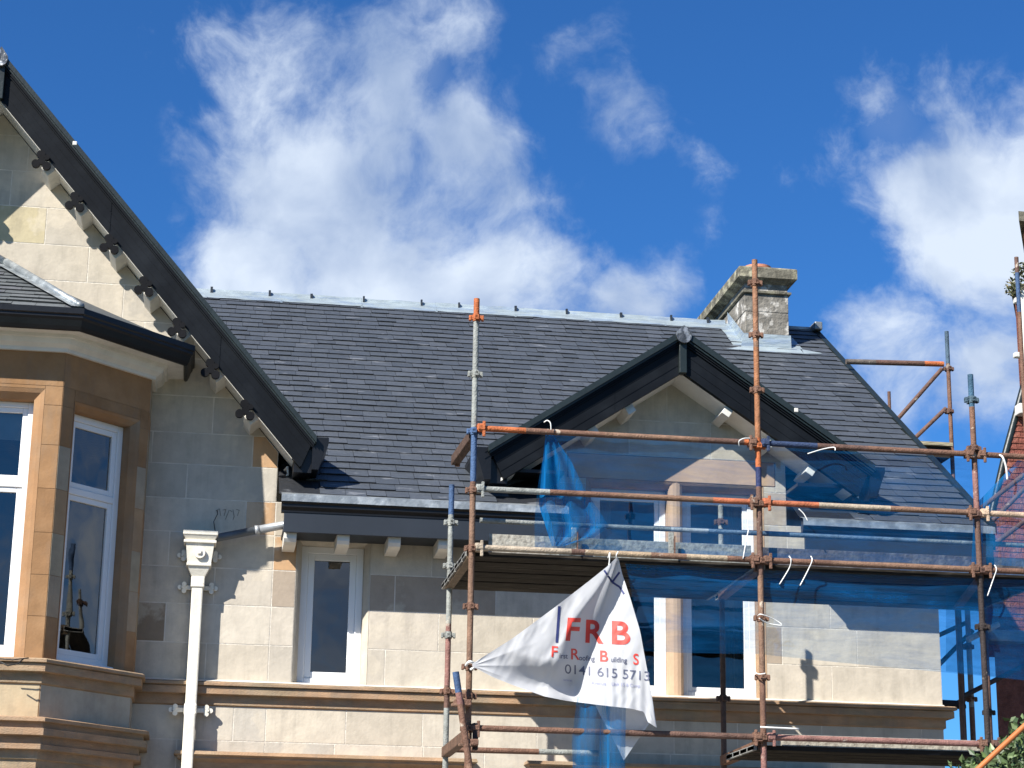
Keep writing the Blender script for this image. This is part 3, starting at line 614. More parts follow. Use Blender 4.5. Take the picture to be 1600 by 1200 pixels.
for i, yy in enumerate((4.62,)):
    pt_ = MB(); pc = Vector(((cx0+cx1)/2, yy, 0))
    pt_.tube(pc+Vector((0, 0, 9.72)), pc+Vector((0, 0, 9.80)), .17, 20, r1=.16); pt_.tube(pc+Vector((0, 0, 9.80)), pc+Vector((0, 0, 9.835)), .175, 20); pt_.build('chimney_pot', 'terracotta', main_roof)
cfl = MB(); fz = roofz(cy0)
# stepped apron and side soakers, dressed over the slates
Nn = Vector((0, -math.sin(D2R(33.5)), math.cos(D2R(33.5))))
def on(x, y, h=.018): return Vector((x, y, roofz(y)))+Nn*h
n = 14; pts = [cx0-.06+(cx1-cx0+.18)*i/n for i in range(n+1)]
for a, b in zip(pts[:-1], pts[1:]):
    ja = .03*noise.noise(Vector((a*9, 2, 0))); jb = .03*noise.noise(Vector((b*9, 2, 0)))
    cfl.face([on(a, cy0-.17+ja), on(b, cy0-.17+jb), on(b, cy0-.012, .02), on(a, cy0-.012, .02)])
    A = min(max(a, cx0-.014), cx1+.014); B = min(max(b, cx0-.014), cx1+.014)
    if B-A > .001: cfl.face([on(a, cy0-.012, .02), on(b, cy0-.012, .02), (B, cy0-.014, fz+.17), (A, cy0-.014, fz+.17)])
for (xs, s_) in ((cx0, -1), (cx1, 1)):
    m = 10; ys = [cy0-.014+(RIDGE_Y-cy0)*i/m for i in range(m+1)]
    for a, b in zip(ys[:-1], ys[1:]):
        cfl.face([on(xs+s_*(.15+.02*noise.noise(Vector((a*6, 0, s_)))), a), on(xs+s_*(.15+.02*noise.noise(Vector((b*6, 0, s_)))), b), on(xs+s_*.014, b, .02), on(xs+s_*.014, a, .02)])
        cfl.face([on(xs+s_*.014, a, .02), on(xs+s_*.014, b, .02), (xs+s_*.014, b, roofz(b)+.17), (xs+s_*.014, a, roofz(a)+.17)])
cfl.face([on(cx1+.12, cy0-.17), on(cx1+.36, cy0-.13), on(cx1+.34, cy0-.10), on(cx1+.14, cy0-.02)])
cfl.face([on(cx0-.28, cy0-.15), on(cx0-.05, cy0-.17), on(cx0-.06, cy0-.03), on(cx0-.2, cy0-.12)])
cfl.build('chimney_flashing', 'bright_lead', main_roof)

# ---- eaves: lead-lined gutter, fascia, rafter ends
def eaves(x0, x1, xend=True):
    l = MB(); n = max(2, int((x1-x0)/.12))
    for i in range(n):
        a = x0+(x1-x0)*i/n; b = x0+(x1-x0)*(i+1)/n; ja = .004*noise.noise(Vector((a*7, 0, 0))); jb = .004*noise.noise(Vector((b*7, 0, 0)))
        l.face([(a, -.555, 5.515+ja), (b, -.555, 5.515+jb), (b, -.551, 5.578+jb), (a, -.551, 5.578+ja)]); l.face([(a, -.551, 5.578+ja), (b, -.551, 5.578+jb), (b, -.44, 5.615+jb), (a, -.44, 5.615+ja)])
    l.build('gutter_lead', 'lead', house)
    gt = MB(); gt.prism([(-.551, 5.555), (-.547, 5.51), (-.527, 5.495), (-.527, 5.47), (-.51, 5.455), (-.502, 5.44), (-.502, 5.425), (-.46, 5.42), (-.46, 5.56)], x0+.004, x1-.004, axis='x'); gt.build('gutter', 'black_gutter', house)
    fs = MB(); fs.box(x0+.03, x1-.004, -.495, -.467, 5.245, 5.43, bev=.004); fs.box(x0+.03, x1-.004, -.467, -.001, 5.27, 5.30); fs.build('fascia', 'fascia_grey', house)
eaves(.62, 3.22); eaves(5.42, 7.28)
for px in (453, 536, 616, 694):
    b = MB(); x = PY(px, 845, -.40).x
    b.prism([(-.44, 5.268), (-.44, 5.20), (-.42, 5.17), (-.36, 5.155), (-.02, 5.155), (-.02, 5.268)], x-.055, x+.055, axis='x'); b.build('eaves_bracket', 'white_paint', house)
for x in (5.7, 6.15, 6.6):
    b = MB(); b.prism([(-.44, 5.268), (-.44, 5.20), (-.42, 5.17), (-.36, 5.155), (-.02, 5.155), (-.02, 5.268)], x-.055, x+.055, axis='x'); b.build('eaves_bracket', 'white_paint', house)

# ---- bargeboards
def barge(ax, az, T, side, length, vt, YF, parts, parent, label, endcut=.1, cols=('barge_paint', 'green_black', 'black_paint')):
    """one raking board of a gable: vt = vertical depth; side +1 goes down to the right"""
    def q(x, off): return (ax+side*x, az-T*x-off)
    b = MB()
    def strip(o0, o1, y0, y1, xe, cut=0.):
        b.prism([q(.0, o0), q(xe, o0), q(xe-cut, o1), q(.0, o1)], y0, y1)
    strip(.055*vt/.4, vt, YF, YF+.045, length, endcut)                      # main board
    strip(.07, .24*vt, YF-.035, YF-.001, length+.01); strip(.25*vt, .29*vt, YF-.02, YF-.001, length)
    for f in (.50, .76): strip(f*vt, (f+.015)*vt, YF-.004, YF-.001, length-f*endcut)
    strip(.975*vt, 1.02*vt, YF-.012, YF+.05, length-endcut, .01)
    for f in (.36, .71):
        xj = length*f; b.prism([q(xj, .07), q(xj+.006, .07), q(xj+.006, vt), q(xj, vt)], YF-.004, YF-.001)
    o = b.build('bargeboard', cols[0], parent); o['label'] = label
    c = MB()
    c.prism([q(0, -.012), q(length+.03, -.012), q(length+.03, .05), q(0, .05)], YF-.075, YF+.08)
    c.prism([q(0, .052), q(length+.02, .052), q(length+.02, .072), q(0, .072)], YF-.055, YF-.002)
    c.build('verge_roll', cols[1], o)
    return q, o
# big wing gable
YB = -.45
qr, barge_r = barge(GX, GZ, T49, 1, 3.03, .42, YB, None, house, 'long dark right-hand bargeboard of the wing gable')
ql, barge_l = barge(GX, GZ, T49, -1, 3.03, .42, YB, None, house, 'left-hand bargeboard of the wing gable')
# soffits
def soffit(ax, az, T, length, off, thick=.03, side=1, name='soffit'):
    s_ = MB(); q = lambda x, o: (ax+side*x, az-T*x-o)
    s_.prism([q(0, off), q(length, off), q(length, off+thick), q(0, off+thick)], YB+.046, .02); return s_.build(name, 'soffit_paint', house)
soffit(GX, GZ, T49, 2.9, .355); soffit(GX, GZ, T49, 2.9, .355, side=-1)
le = MB()
le.prism([(GX, GZ-.422), (GX+2.85, GZ-.422-T49*2.85), (GX+2.85, GZ-.434-T49*2.85), (GX, GZ-.434)], YB+.01, YB+.045); le.build('soffit_bead', 'white_paint', house)
# white purlin ends and black trefoils
ang = math.atan(T49)
def purlin(cx, cz, a, side, w=.10, d=.12, parent=house, y0=-.40):
    b = MB(); R_ = Matrix.Translation((cx, 0, cz)) @ Matrix.Rotation(side*a, 4, 'Y')
    b.box(-w/2, w/2, y0, .0, -d, .02, M=R_, bev=.006)
    return b.build('purlin_end', 'white_paint', parent)
tre = [(67, 251), (119, 316), (173, 382), (227, 448), (279, 513), (331, 577), (385, 641)]
def trefoil(px=None, py=None, pos=None, mir=1):
    c = PY(px, py, -.475) if pos is None else Vector(pos); b = MB(); k = 0
    for dx, dz, r in ((-.020, .058, .039), (-.060, -.034, .039), (.036, -.050, .039), (-.010, -.005, .035), (.035, .030, .026)):
        b.tube((c.x+mir*dx, c.y-.014-.0007*k, c.z+dz), (c.x+mir*dx, c.y+.022+.0007*k, c.z+dz), r, 16); k += 1
    o = b.build('trefoil', 'black_paint', house)
    for p in o.data.polygons: p.use_smooth = False
    return c
for px, py in tre:
    c = trefoil(px, py); purlin(c.x+.105, GZ-T49*(c.x+.105-GX)-.385, ang, 1)
    trefoil(pos=(2*GX-c.x, c.y, c.z), mir=-1); purlin(2*GX-c.x-.105, GZ-T49*(c.x+.105-GX)-.385, ang, -1)
# gable roofs behind the boards
def gable_roof(ax, az, T, halfw, yback_apex, yback_eave, name):
    r = MB(); zt = az-.03
    for s_ in (-1, 1):
        a = Vector((ax, YB-.02, zt)); b = Vector((ax+s_*halfw, YB-.02, zt-T*halfw)); c = Vector((ax+s_*halfw, yback_eave, zt-T*halfw)); d = Vector((ax, yback_apex, zt))
        r.face([a, b, c, d], (.03, .033, .04)); r.face([a-Vector((0, 0, .06)), b-Vector((0, 0, .06)), c-Vector((0, 0, .06)), d-Vector((0, 0, .06))], (.02, .02, .02))
    return r.build(name, 'slate', house)
wing_roof = gable_roof(GX, GZ, T49, 3.02, 9.5, 9.5, 'wing_roof')
dorm_roof = gable_roof(DX, DZ, T33, 1.86, 2.3, .5, 'dormer_roof')
# dormer
qd, bd_r = barge(DX, DZ, T33, 1, 1.80, .385, YB, None, house, 'right-hand bargeboard of the dormer gable', endcut=.12)
qe, bd_l = barge(DX, DZ, T33, -1, 1.80, .385, YB, None, house, 'left-hand bargeboard of the dormer gable', endcut=.12)
soffit(DX, DZ, T33, 1.70, .355); soffit(DX, DZ, T33, 1.70, .355, side=-1)
for px, py, sd_ in ((975, 628, -1), (918, 662, -1), (1133, 634, 1), (1199, 674, 1), (1262, 722, 1)):
    c = PY(px, py, -.22); zz = DZ-T33*abs(c.x-DX)-.385; purlin(c.x, zz, math.atan(T33), sd_, w=.085, d=.085)
dm = MB(); dm.tube((DX-.05, YB-.01, 6.80), (DX-.05, YB-.01, 7.2), .001); dm = MB()
dm.box(DX-.036, DX+.036, YB-.046, YB+.05, DZ-.405, DZ-.10, bev=.006); dm.build('bargeboard_joint_cover', 'green_black', house)
dm = MB(); dm.box(GX-.045, GX+.045, YB-.05, YB+.05, GZ-.45, GZ-.10, bev=.006); dm.build('bargeboard_joint_cover', 'green_black', house)
def leadcap(ax, az, T, w):
    b = MB()
    poly = [(ax-w, az-T*w+.03), (ax-w*.3, az+.045-T*w*.3), (ax, az+.05), (ax+w*.3, az+.045-T*w*.3), (ax+w, az-T*w+.03)]+[(ax+w*math.cos(t), az-T*w-.0-w*1.0*math.sin(t)) for t in [math.pi*k/8 for k in range(1, 8)]]
    b.prism(poly, YB-.092, YB-.05)
    b.prism([(ax-w, az-T*w+.005), (ax, az+.035), (ax+w, az-T*w+.005), (ax+w, az-T*w-.02), (ax, az-.0), (ax-w, az-T*w-.02)], YB-.085, YB+.35)
    o = recalc(b.build('apex_lead_cap', 'dull_lead', house)); return o
leadcap(DX, DZ, T33, .075); leadcap(GX, GZ, T49, .065)
# boxed gutters running back along the sides of both gables
def side_gutter(x, z, y1, s_):
    g_ = MB()
    g_.prism([(x, z-.30), (x+s_*.06, z-.30), (x+s_*.10, z-.17), (x+s_*.145, z-.05), (x+s_*.145, z+.0), (x, z+.0)], YB-.012, y1); g_.prism([(x-s_*.16, z-.32), (x, z-.32), (x, z-.10), (x-s_*.16, z-.02)], YB+.047, y1)
    return recalc(g_.build('side_gutter', 'black_gutter', house))
side_gutter(GX+3.03, GZ-T49*3.03-.02, .8, 1); side_gutter(DX-1.80, DZ-T33*1.80-.02, .5, -1); side_gutter(DX+1.80, DZ-T33*1.80-.02, .5, 1)
# dark curved boards under the feet of the dormer gable
for s_ in (-1, 1):
    b = MB(); pts = []
    for k in range(9):
        t = k/8*math.pi/2; pts.append((DX+s_*(1.80-.55+.55*math.cos(t)-.03), 5.60+.34*math.sin(t)-.0))
    pts.append((DX+s_*1.80, DZ-T33*1.80-.02)); pts.append((DX+s_*1.80, 5.66))
    b.prism(pts, -.10, -.02); o = b.build('eaves_side_board', 'black_gutter', house); recalc(o)
    b = MB(); b.box(min(DX+s_*1.11, DX+s_*1.79), max(DX+s_*1.11, DX+s_*1.79), -.40, .3, 5.92, 5.95); b.build('dormer_soffit_board', 'black_gutter', house)
# little pigeon-proof bracket and cable by the wing foot
q = MB(); a0 = PY(445, 735, -.02); q.path([a0, a0+Vector((.02, -.05, .02)), a0+Vector((.03, -.05, -.05)), a0+Vector((0, -.01, -.07))], .012, 6); q.build('cable_clip', 'white_paint', house)

# ---- rainwater pipe
pipe = MB()
def wbox(mb, x0, x1, y0, y1, z0, z1, **k): mb.box(x0, x1, y0, y1, z0, z1, **k)
PX = -.075
pc = [(-.083, 4.80), (-.083, 3.62), (-.083, .0)]
pipe.box(PX-.052, PX+.048, -.16, -.06, 3.70, 4.84, bev=.012)
pipe.box(PX-.055, PX+.045, -.19, -.09, 0, 3.66, bev=.012)
pipe.box(PX-.060, PX+.052, -.18, -.06, 3.64, 3.74, bev=.012)
o_pipe = pipe.build('rainwater_pipe', 'pipe_paint', house)
hp = MB()
def frust(mb, x0, x1, y0, y1, z0, X0, X1, Y0, Y1, z1):
    mb.mesh([(x0, y0, z0), (x1, y0, z0), (x1, y1, z0), (x0, y1, z0), (X0, Y0, z1), (X1, Y0, z1), (X1, Y1, z1), (X0, Y1, z1)], [(0, 3, 2, 1), (4, 5, 6, 7), (0, 1, 5, 4), (1, 2, 6, 5), (2, 3, 7, 6), (3, 0, 4, 7)])
cx = PX; yb = -.02
hp.box(cx-.155, cx+.155, -.25, yb, 5.235, 5.275, bev=.006); frust(hp, cx-.125, cx+.125, -.22, yb, 5.19, cx-.15, cx+.15, -.245, yb, 5.236)
hp.box(cx-.145, cx+.145, -.24, yb, 5.165, 5.192, bev=.004); frust(hp, cx-.105, cx+.105, -.20, yb, 4.985, cx-.125, cx+.125, -.22, yb, 5.166)
hp.box(cx-.11, cx+.11, -.212, yb, 4.96, 4.99, bev=.006); frust(hp, cx-.055, cx+.055, -.165, yb, 4.87, cx-.10, cx+.10, -.20, yb, 4.962)
hp.box(cx-.062, cx+.058, -.17, -.04, 4.775, 4.872, bev=.008)
hp.tube((cx, -.216, 5.075), (cx, -.236, 5.075), .05, 20); hp.tube((cx, -.235, 5.075), (cx, -.252, 5.075), .03, 16, r1=.012)
hp.build('hopper_head', 'pipe_paint', o_pipe)
def ears(z, w, y):
    b = MB()
    for s_ in (-1, 1):
        b.box(min(cx+s_*.05, cx+s_*(w-.03)), max(cx+s_*.05, cx+s_*(w-.03)), y-.02, y, z-.02, z+.02, bev=.004)
        for dx, dz in ((.0, 0), (.028, .0), (-.008, .03), (-.008, -.03)): b.tube((cx+s_*(w+dx-.02), y-.024-abs(dz)*.05, z+dz), (cx+s_*(w+dx-.02), y, z+dz), .022, 12)
        b.tube((cx+s_*(w-.015), y-.034, z), (cx+s_*(w-.015), y, z), .012, 8)
    b.box(cx-.08, cx+.08, y-.012, y-.002, z-.018, z+.018)
    b.build('pipe_bracket', 'pipe_paint', o_pipe)
ears(5.08, .17, -.015); ears(4.79, .15, -.015); ears(3.69, .165, -.06)
op = MB(); a = Vector((cx+.10, -.13, 5.225)); b = PY(445, 820, -.17); m_ = a.lerp(b, .62)
op.path([a+Vector((-.06, 0, -.01)), a, m_], .036, 12); o = op.build('outlet_pipe', 'pipe_grey', o_pipe)
op = MB(); op.path([m_, b, b+Vector((.06, -.02, .01))], .038, 12); op.path([m_-Vector((.02, 0, .002)), m_+Vector((.02, 0, .002))], .043, 12); op.build('outlet_pipe', 'zinc_pipe', o_pipe)
# chalked pencil figures left on a stone, loose wire
pg = MB()
for k, (x0_, y0_, x1_, y1_) in enumerate(((337, 798, 343, 795), (343, 795, 345, 806), (348, 797, 353, 796), (353, 796, 350, 806), (358, 797, 352, 812), (359, 797, 363, 800), (364, 796, 366, 808), (369, 796, 374, 797), (374, 797, 371, 806), (366, 806, 364, 812))):
    A = PY(x0_, y0_, -.006); B = PY(x1_, y1_, -.006); pg.tube(A, B, .002, 6)
pg.build('pencil_figures', 'pencil', house)
wi = MB(); wi.path([PY(336, 829, -.05), PY(334, 815, -.04), PY(340, 803, -.03), PY(339, 797, -.01)], .004, 6); wi.build('loose_wire', 'black_cable', house)
wi = MB(); wi.path([PY(0, 1034, -1.33), PY(12, 1040, -1.34), PY(28, 1037, -1.34), PY(36, 1030, -1.3)], .006, 6)
wi.path([PY(-5, 1029, -1.31), PY(20, 1031, -1.31), PY(45, 1028, -1.3)], .005, 6); wi.build('loose_wire', 'black_cable', house)

# ------------------------------------------------------------------ scaffolding
RUST = (.165, .088, .058); RUS2 = (.205, .12, .078); RUS3 = (.125, .07, .052); GALV = (.26, .27, .25); ORA = (.42, .12, .04); BLU = (.05, .095, .19); PINK = (.24, .12, .10)
scf = thing('scaffolding', 'rusty modular scaffold in front of the right half of the house', 'scaffold', (4.5, -1.2, 0))
YS, YI = -2.4, -.95; TR = .0245; KS = 16.1/17.3; KI = 17.55/18.15
def MS(z): return 1.6+(z-1.6)*KS
def MI(z): return 1.6+(z-1.6)*KI
SX = [v*KS for v in (2.252, 4.822, 6.85, 9.25)]
LZ = [MS(v) for v in (3.487, 4.006, 4.525, 5.03, 5.545, 6.075, 6.60, 7.12, 7.62)]
def std(x, y, z1, segs, lean=0.): 
    m_ = MS if y == YS else MI; z1 = m_(z1); segs = [(max(0, m_(t)) if t else 0, c) for t, c in segs]; x = x if y == YS else x*KI
    b = MB(); b.tube((x, y, 0), (x+lean, y, z1), TR, 14, segs=[(t/z1, c) for t, c in segs]); return b.build('standard', 'rust', scf)
std(SX[0], YS, 7.30, [(0, RUST), (3.3, RUS2), (5.55, RUST), (5.62, BLU), (6.08, GALV), (7.10, ORA)])
std(SX[1], YS, 7.84, [(0, PINK), (3.4, RUST), (4.05, RUS2), (4.9, RUS3), (5.70, (.02, .03, .09)), (5.88, ORA), (6.15, (.30, .13, .06)), (7.0, RUS2), (7.05, (.27, .135, .075))])
std(SX[2], YS, 6.86, [(0, (.035, .026, .024)), (4.98, RUS3), (5.5, PINK), (5.95, RUST), (6.55, (.04, .10, .16))])
std(SX[3], YS, 7.3, [(0, RUST)])
std(2.167, YI, 5.78, [(0, GALV), (3.75, RUS3), (3.95, PINK), (4.5, GALV), (5.5, BLU)])
std(4.690, YI, 5.71, [(0, (.10, .06, .045)), (5.2, GALV)])
std(6.95, YI, 5.0, [(0, RUS3)])
cups = MB()
def rosette(x, y, z, col, nm='wedge_bracket', par=None):
    b = MB(); rot = Matrix.Translation((x, y, z)) @ Matrix.Rotation(rnd.uniform(-.12, .12), 4, 'Z')
    b.tube((x, y, z-.03), (x, y, z+.03), TR+.007, 12, col)
    b.box(-.062, .062, -.016, .016, -.018, .020, col, rot, bev=.005); b.box(-.016, .016, -.062, .062, -.016, .018, col, rot, bev=.005)
    for s_ in (-1, 1): b.box(s_*.052-.010, s_*.052+.010, -.021, .021, -.026, .012, col, rot, bev=.004); b.box(-.021, .021, s_*.052-.010, s_*.052+.010, -.026, .012, col, rot, bev=.004)
    return b.build(nm, 'rust', par or scf)
for z in LZ[:8]: rosette(SX[0], YS, z, ORA if z > 6.6 else (GALV if z > 6.1 else (BLU if z > 5.7 else RUST)))
rosette(SX[0], YS, MS(3.76), RUST)
for z in LZ: rosette(SX[1], YS, z, ORA if abs(z-MS(6.075)) < .1 else RUST)
for z in (4.525, 5.03, 5.545, 6.16, 6.62): rosette(SX[2], YS, MS(z), (.06, .1, .13) if z > 6.5 else (RUS3 if z > 5 else (.035, .026, .024)))
for z in (4.40, 5.03, 5.43, 3.9): rosette(2.167*KI, YI, MI(z), GALV if z > 4 else RUST)
for z in (3.92, 4.9, 5.55): rosette(4.69*KI, YI, MI(z), (.10, .06, .045))
def tube(nm, p, q, segs=None, col=RUST, par=None, r=TR):
    b = MB(); b.tube(p, q, r, 14, col=col, segs=segs); return b.build(nm, 'rust', par or scf)
def fitting(x, y, z, col=RUST, s=1., par=None):          # wedge end of a ledger gripping the standard
    b = MB(); M_ = Matrix.Translation((x, y, z))
    b.box(-.035*s, .035*s, -.035, .035, -.035, .035, col, M_, bev=.01); b.box(-.012+.02*s, .012+.02*s, -.04, -.02, -.075, .055, col, M_, bev=.005); b.box(-.03, .03, -.045, -.02, -.02, .02, col, M_, bev=.006)
    return b.build('ledger_end', 'rust', par or scf)
def ledger(i, j, z, y, segs=None, col=RUST, fit=True, dy=0):
    a, b = SX[i]+.06, SX[j]-.06
    tube('ledger', (a, y+dy, z), (b, y+dy, z), segs, col)
    if fit: fitting(SX[i]+.055, y+dy, z, col if not segs else segs[0][1]); fitting(SX[j]-.055, y+dy, z, RUST, -1)
YL = YS-.02
ledger(0, 1, MS(6.10), YL, [(0, ORA), (.16, RUST), (.45, RUS2), (.8, RUS3), (.97, ORA)])
ledger(0, 1, MS(5.555), YL, [(0, GALV), (.25, RUST), (.5, RUS2), (.85, (.42, .13, .06))])
ledger(0, 1, MS(5.035), YL, [(0, (.38, .31, .23)), (.33, RUS3), (.38, (.34, .25, .16)), (.62, RUS2), (.75, (.36, .28, .19)), (.9, RUST)])
ledger(0, 1, MS(3.487), YL, [(0, RUST), (.5, RUS3)])
ledger(1, 2, MS(6.10), YL, [(0, (.03, .05, .11)), (.25, RUS3), (.5, RUST)]); ledger(1, 2, MS(5.555), YL, [(0, (.42, .13, .06)), (.25, (.38, .31, .23)), (.6, RUS2)]); ledger(1, 2, MS(5.035), YL, [(0, RUST), (.3, RUS2)]); ledger(1, 2, MS(3.487), YL, col=PINK)
ledger(2, 3, MS(6.10), YL, [(0, RUST), (.2, RUS2)]); ledger(2, 3, MS(5.555), YL, [(0, (.5, .36, .25)), (.35, (.16, .17, .22))]); ledger(2, 3, MS(5.035), YL, [(0, RUST)]); ledger(2, 3, MS(3.487), YL, col=RUS3)
# inner ledgers
tube('ledger', PY(750, 813, YS+.14), PY(750, 813, YS+.14)+Vector((5.3, 0, 0)), [(0, GALV), (.3, (.5, .5, .48)), (.36, (.16, .22, .28)), (.7, GALV)], r=.022)
tube('ledger', PY(700, 1171, YI-.05), PY(935, 1177, YI-.05), [(0, RUST), (.6, GALV)])
# transoms (paired angle sections) at each lift
def transom(x, z, y0=YS, y1=YI, col=RUS3, x1=None):
    b = MB(); x1 = x if x1 is None else x1; d = Vector((x1-x, y1-y0, 0)).normalized(); ang_ = math.atan2(d.y, d.x); L_ = math.hypot(x1-x, y1-y0)
    M_ = Matrix.Translation((x, y0, z)) @ Matrix.Rotation(ang_, 4, 'Z')
    b.box(.03, L_, -.035, -.022, -.045, .03, col, M_); b.box(.03, L_, .022, .035, -.045, .03, col, M_); b.box(.03, L_, -.034, .034, -.05, -.046, col, M_); b.box(.04, L_, -.018, .018, .0, .02, col, M_)
    return b.build('transom', 'rust', scf)
xi0, xi1 = 2.167*KI, 4.690*KI
transom(SX[0], MS(5.0), x1=xi0, col=(.13, .09, .055)); transom(SX[1], MS(5.0), x1=xi1); transom(SX[0], MS(3.44), x1=xi0, col=(.13, .075, .05)); transom(SX[1], MS(3.44), x1=xi1, col=RUST); transom(SX[2], MS(5.0), x1=6.95*KI)
transom(SX[0], MS(6.06), y1=-1.45, x1=2.06, col=(.09, .055, .04))
b = MB(); p0 = PY(715, 718, -1.48); b.box(p0.x-.02, p0.x+.02, p0.y-.02, p0.y+.02, p0.z-.06, p0.z+.02, RUST); b.build('ledger_end', 'rust', scf)
# raker lashed beside the first standard
pa, pb = PY(712, 1050, YS-.14), PY(736, 1215, YS-.14); pb = pa+(pb-pa)*(pa.z-.2)/(pa.z-pb.z)
tube('raking_brace', pa, pb, [(0, BLU), (.045, PINK), (.07, RUST), (.2, RUS2)], r=.0265)
for px, py in ((722, 1098), (733, 1160)):
    c = PY(px, py, YS-.1); b = MB(); b.box(c.x-.06, c.x+.07, c.y-.04, c.y+.1, c.z-.025, c.z+.025, RUST, bev=.008); b.box(c.x-.09, c.x+.01, c.y-.05, c.y-.02, c.z-.035, c.z-.012, RUS2, bev=.006); b.build('coupler', 'rust', scf)
b = MB(); c = PY(743, 1150, YS-.03); b.box(c.x-.022, c.x+.018, c.y-.03, c.y+.03, c.z-.11, c.z+.10, (.03, .02, .018), bev=.006); b.build('wedge', 'rust', scf)
# deck boards
def board(x0, x1, y0, w, z, n, where, deck):
    b = MB(); c = rnd.uniform(.8, 1.2); b.box(x0, x1, y0+.004, y0+w-.004, z, z+.038, (.020*c, .017*c, .014*c), bev=.004)
    for t in (.25, .5, .75): b.box(x0+.01, x1-.01, y0+w*t-.004, y0+w*t+.004, z-.002, z+.01, (.085, .075, .06))
    for e in (x0+.012, x1-.012): b.box(e-.012, e+.012, y0+.002, y0+w-.002, z-.003, z+.041, (.25, .25, .24))
    o = b.build('scaffold_board', 'wood'); tag(o, f'{n} board of the {deck}', 'scaffold board', 'timber boards of the scaffold decks'); return o
ords = ['outermost', 'second from outermost', 'third from outermost', 'middle', 'third from innermost', 'second from innermost', 'innermost']
zb = MS(4.925)+.045
for i in range(7):
    y = YS+.04+i*.228
    board(SX[0]-.05, SX[1]-.03, y, .215, zb-.004*(i % 2), ords[i], '', 'upper deck left of the tall standard')
    board(SX[1]+.03, 7.0, y, .215, zb+.004*(i % 2), ords[i], '', 'upper deck right of the tall standard')
for i in range(4):
    board(4.42, 7.0, YS+.04+i*.228, .215, MS(3.385), ['outermost', 'second from outermost', 'second from innermost', 'innermost'][i], '', 'low deck at the foot of the picture')
# toe boards standing on edge
def toe(x0, x1, z0, z1, y, label, m='pale_board', y1=None, cuts=0):
    b = MB(); b.box(x0, x1, y, y+.036, z0, z1, (.3, .28, .25), bev=.004); o = b.build('toe_board', m); tag(o, label, 'toe board', 'toe boards round the scaffold decks'); return o
toe(2.42*KS, 4.78*KS, MS(4.99), MS(5.195), YS+.13, 'pale speckled toe board under the blue netting left of the tall standard')
toe(4.87*KS, 7.6*KS, MS(4.99), MS(5.185), YS+.13, 'grey toe board behind blue netting right of the tall standard', 'dark_board')
toe(5.0*KS, 7.4*KS, MS(3.42), MS(3.525), YS+.05, 'low pale toe board behind the bottom tube')
for px in (897, 1049):
    p0 = PY(px, 845, YS+.02); b = MB(); b.box(p0.x-.022, p0.x+.022, YS+.02, YS+.04, MS(5.04), MS(5.26), GALV, bev=.004); b.box(p0.x+.022, p0.x+.03, YS+.0, YS+.05, MS(5.05), MS(5.22), RUS3); b.build('toe_board_clip', 'rust', scf)

# ---- scaffold round the right gable end
sg = thing('scaffolding', 'farther scaffold with braces standing beyond the right roof slope', 'scaffold', (8.4, 3.5, 0))
def T2(px0, py0, px1, py1, Y, nm, segs=None, col=RUST, r=TR, Y1=None):
    a = PY(px0, py0, Y); b_ = PY(px1, py1, Y if Y1 is None else Y1); return tube(nm, a, b_, segs, col, sg, r)
a = PY(1479, 518, 3.5); tube('standard', (a.x, 3.5, 0), (a.x, 3.5, a.z), [(0, RUST), (.955, (.06, .10, .14))], par=sg)
T2(1322, 565, 1474, 569, 3.5, 'ledger', [(0, (.12, .10, .085)), (.3, RUS3), (.8, ORA)], r=.032)
T2(1398, 660, 1472, 576, 3.5, 'brace', col=RUS3); T2(1424, 690, 1478, 638, 3.5, 'brace', col=RUS3); T2(1452, 726, 1478, 704, 3.5, 'brace', col=(.08, .05, .04))
a = PY(1389, 612, 4.2); tube('standard', (a.x, 4.2, 0), (a.x, 4.2, a.z), col=RUS3, par=sg, r=.02)
for py in (576, 642, 703): c = PY(1482, py, 3.5); rosette(c.x, 3.5, c.z, RUS3, par=sg)
b = MB(); a = PY(1424, 693, 3.4); c = PY(1484, 696, 3.4); b.box(a.x, c.x, 3.3, 4.2, a.z-.03, a.z+.01, (.34, .30, .20)); b.box(a.x+.1, c.x-.02, 3.35, 4.15, a.z-.16, a.z-.04, (.03, .025, .02))
o = b.build('scaffold_board', 'wood'); tag(o, 'short weathered deck boards high beyond the roof verge', 'scaffold board')
for px, pt_, Yy, segs, col in ((1511, 945, .7, [(0, RUST), (.8, GALV), (.93, PINK)], RUST), (1500, 1040, 2.0, None, (.02, .018, .02)), (1537, 940, .3, None, RUS3)):
    a = PY(px, pt_, Yy); tube('standard', (a.x, Yy, 0), (a.x, Yy, a.z), segs, col, par=sg, r=.027)
for px, py, Yy in ((1517, 1092, .7), (1512, 1010, .7), (1500, 1103, 2.0), (1545, 1113, .3), (1536, 880, .2)):
    c = PY(px, py, Yy); rosette(c.x, Yy, c.z, RUS3 if py < 1100 else (.03, .025, .02), par=sg)
T2(1468, 1099, 1505, 1101, 2.0, 'ledger', col=(.012, .012, .014), r=.04); T2(1470, 1112, 1500, 1096, 2.0, 'brace', col=(.02, .02, .02))
T2(1466, 993, 1512, 972, 2.2, 'brace', col=(.03, .03, .04)); T2(1466, 1040, 1520, 985, 2.2, 'brace', col=(.03, .03, .04), Y1=2.2)
T2(1525, 800, 1600, 742, .5, 'brace', col=RUS3); T2(1530, 868, 1600, 815, .5, 'brace', col=RUS3); T2(1505, 860, 1600, 764, 1.2, 'brace', col=RUS3)
T2(1512, 1000, 1560, 975, .6, 'ledger', col=(.55, .5, .42), r=.03)
T2(1505, 1088, 1600, 1040, .6, 'brace', col=(.05, .04, .04))

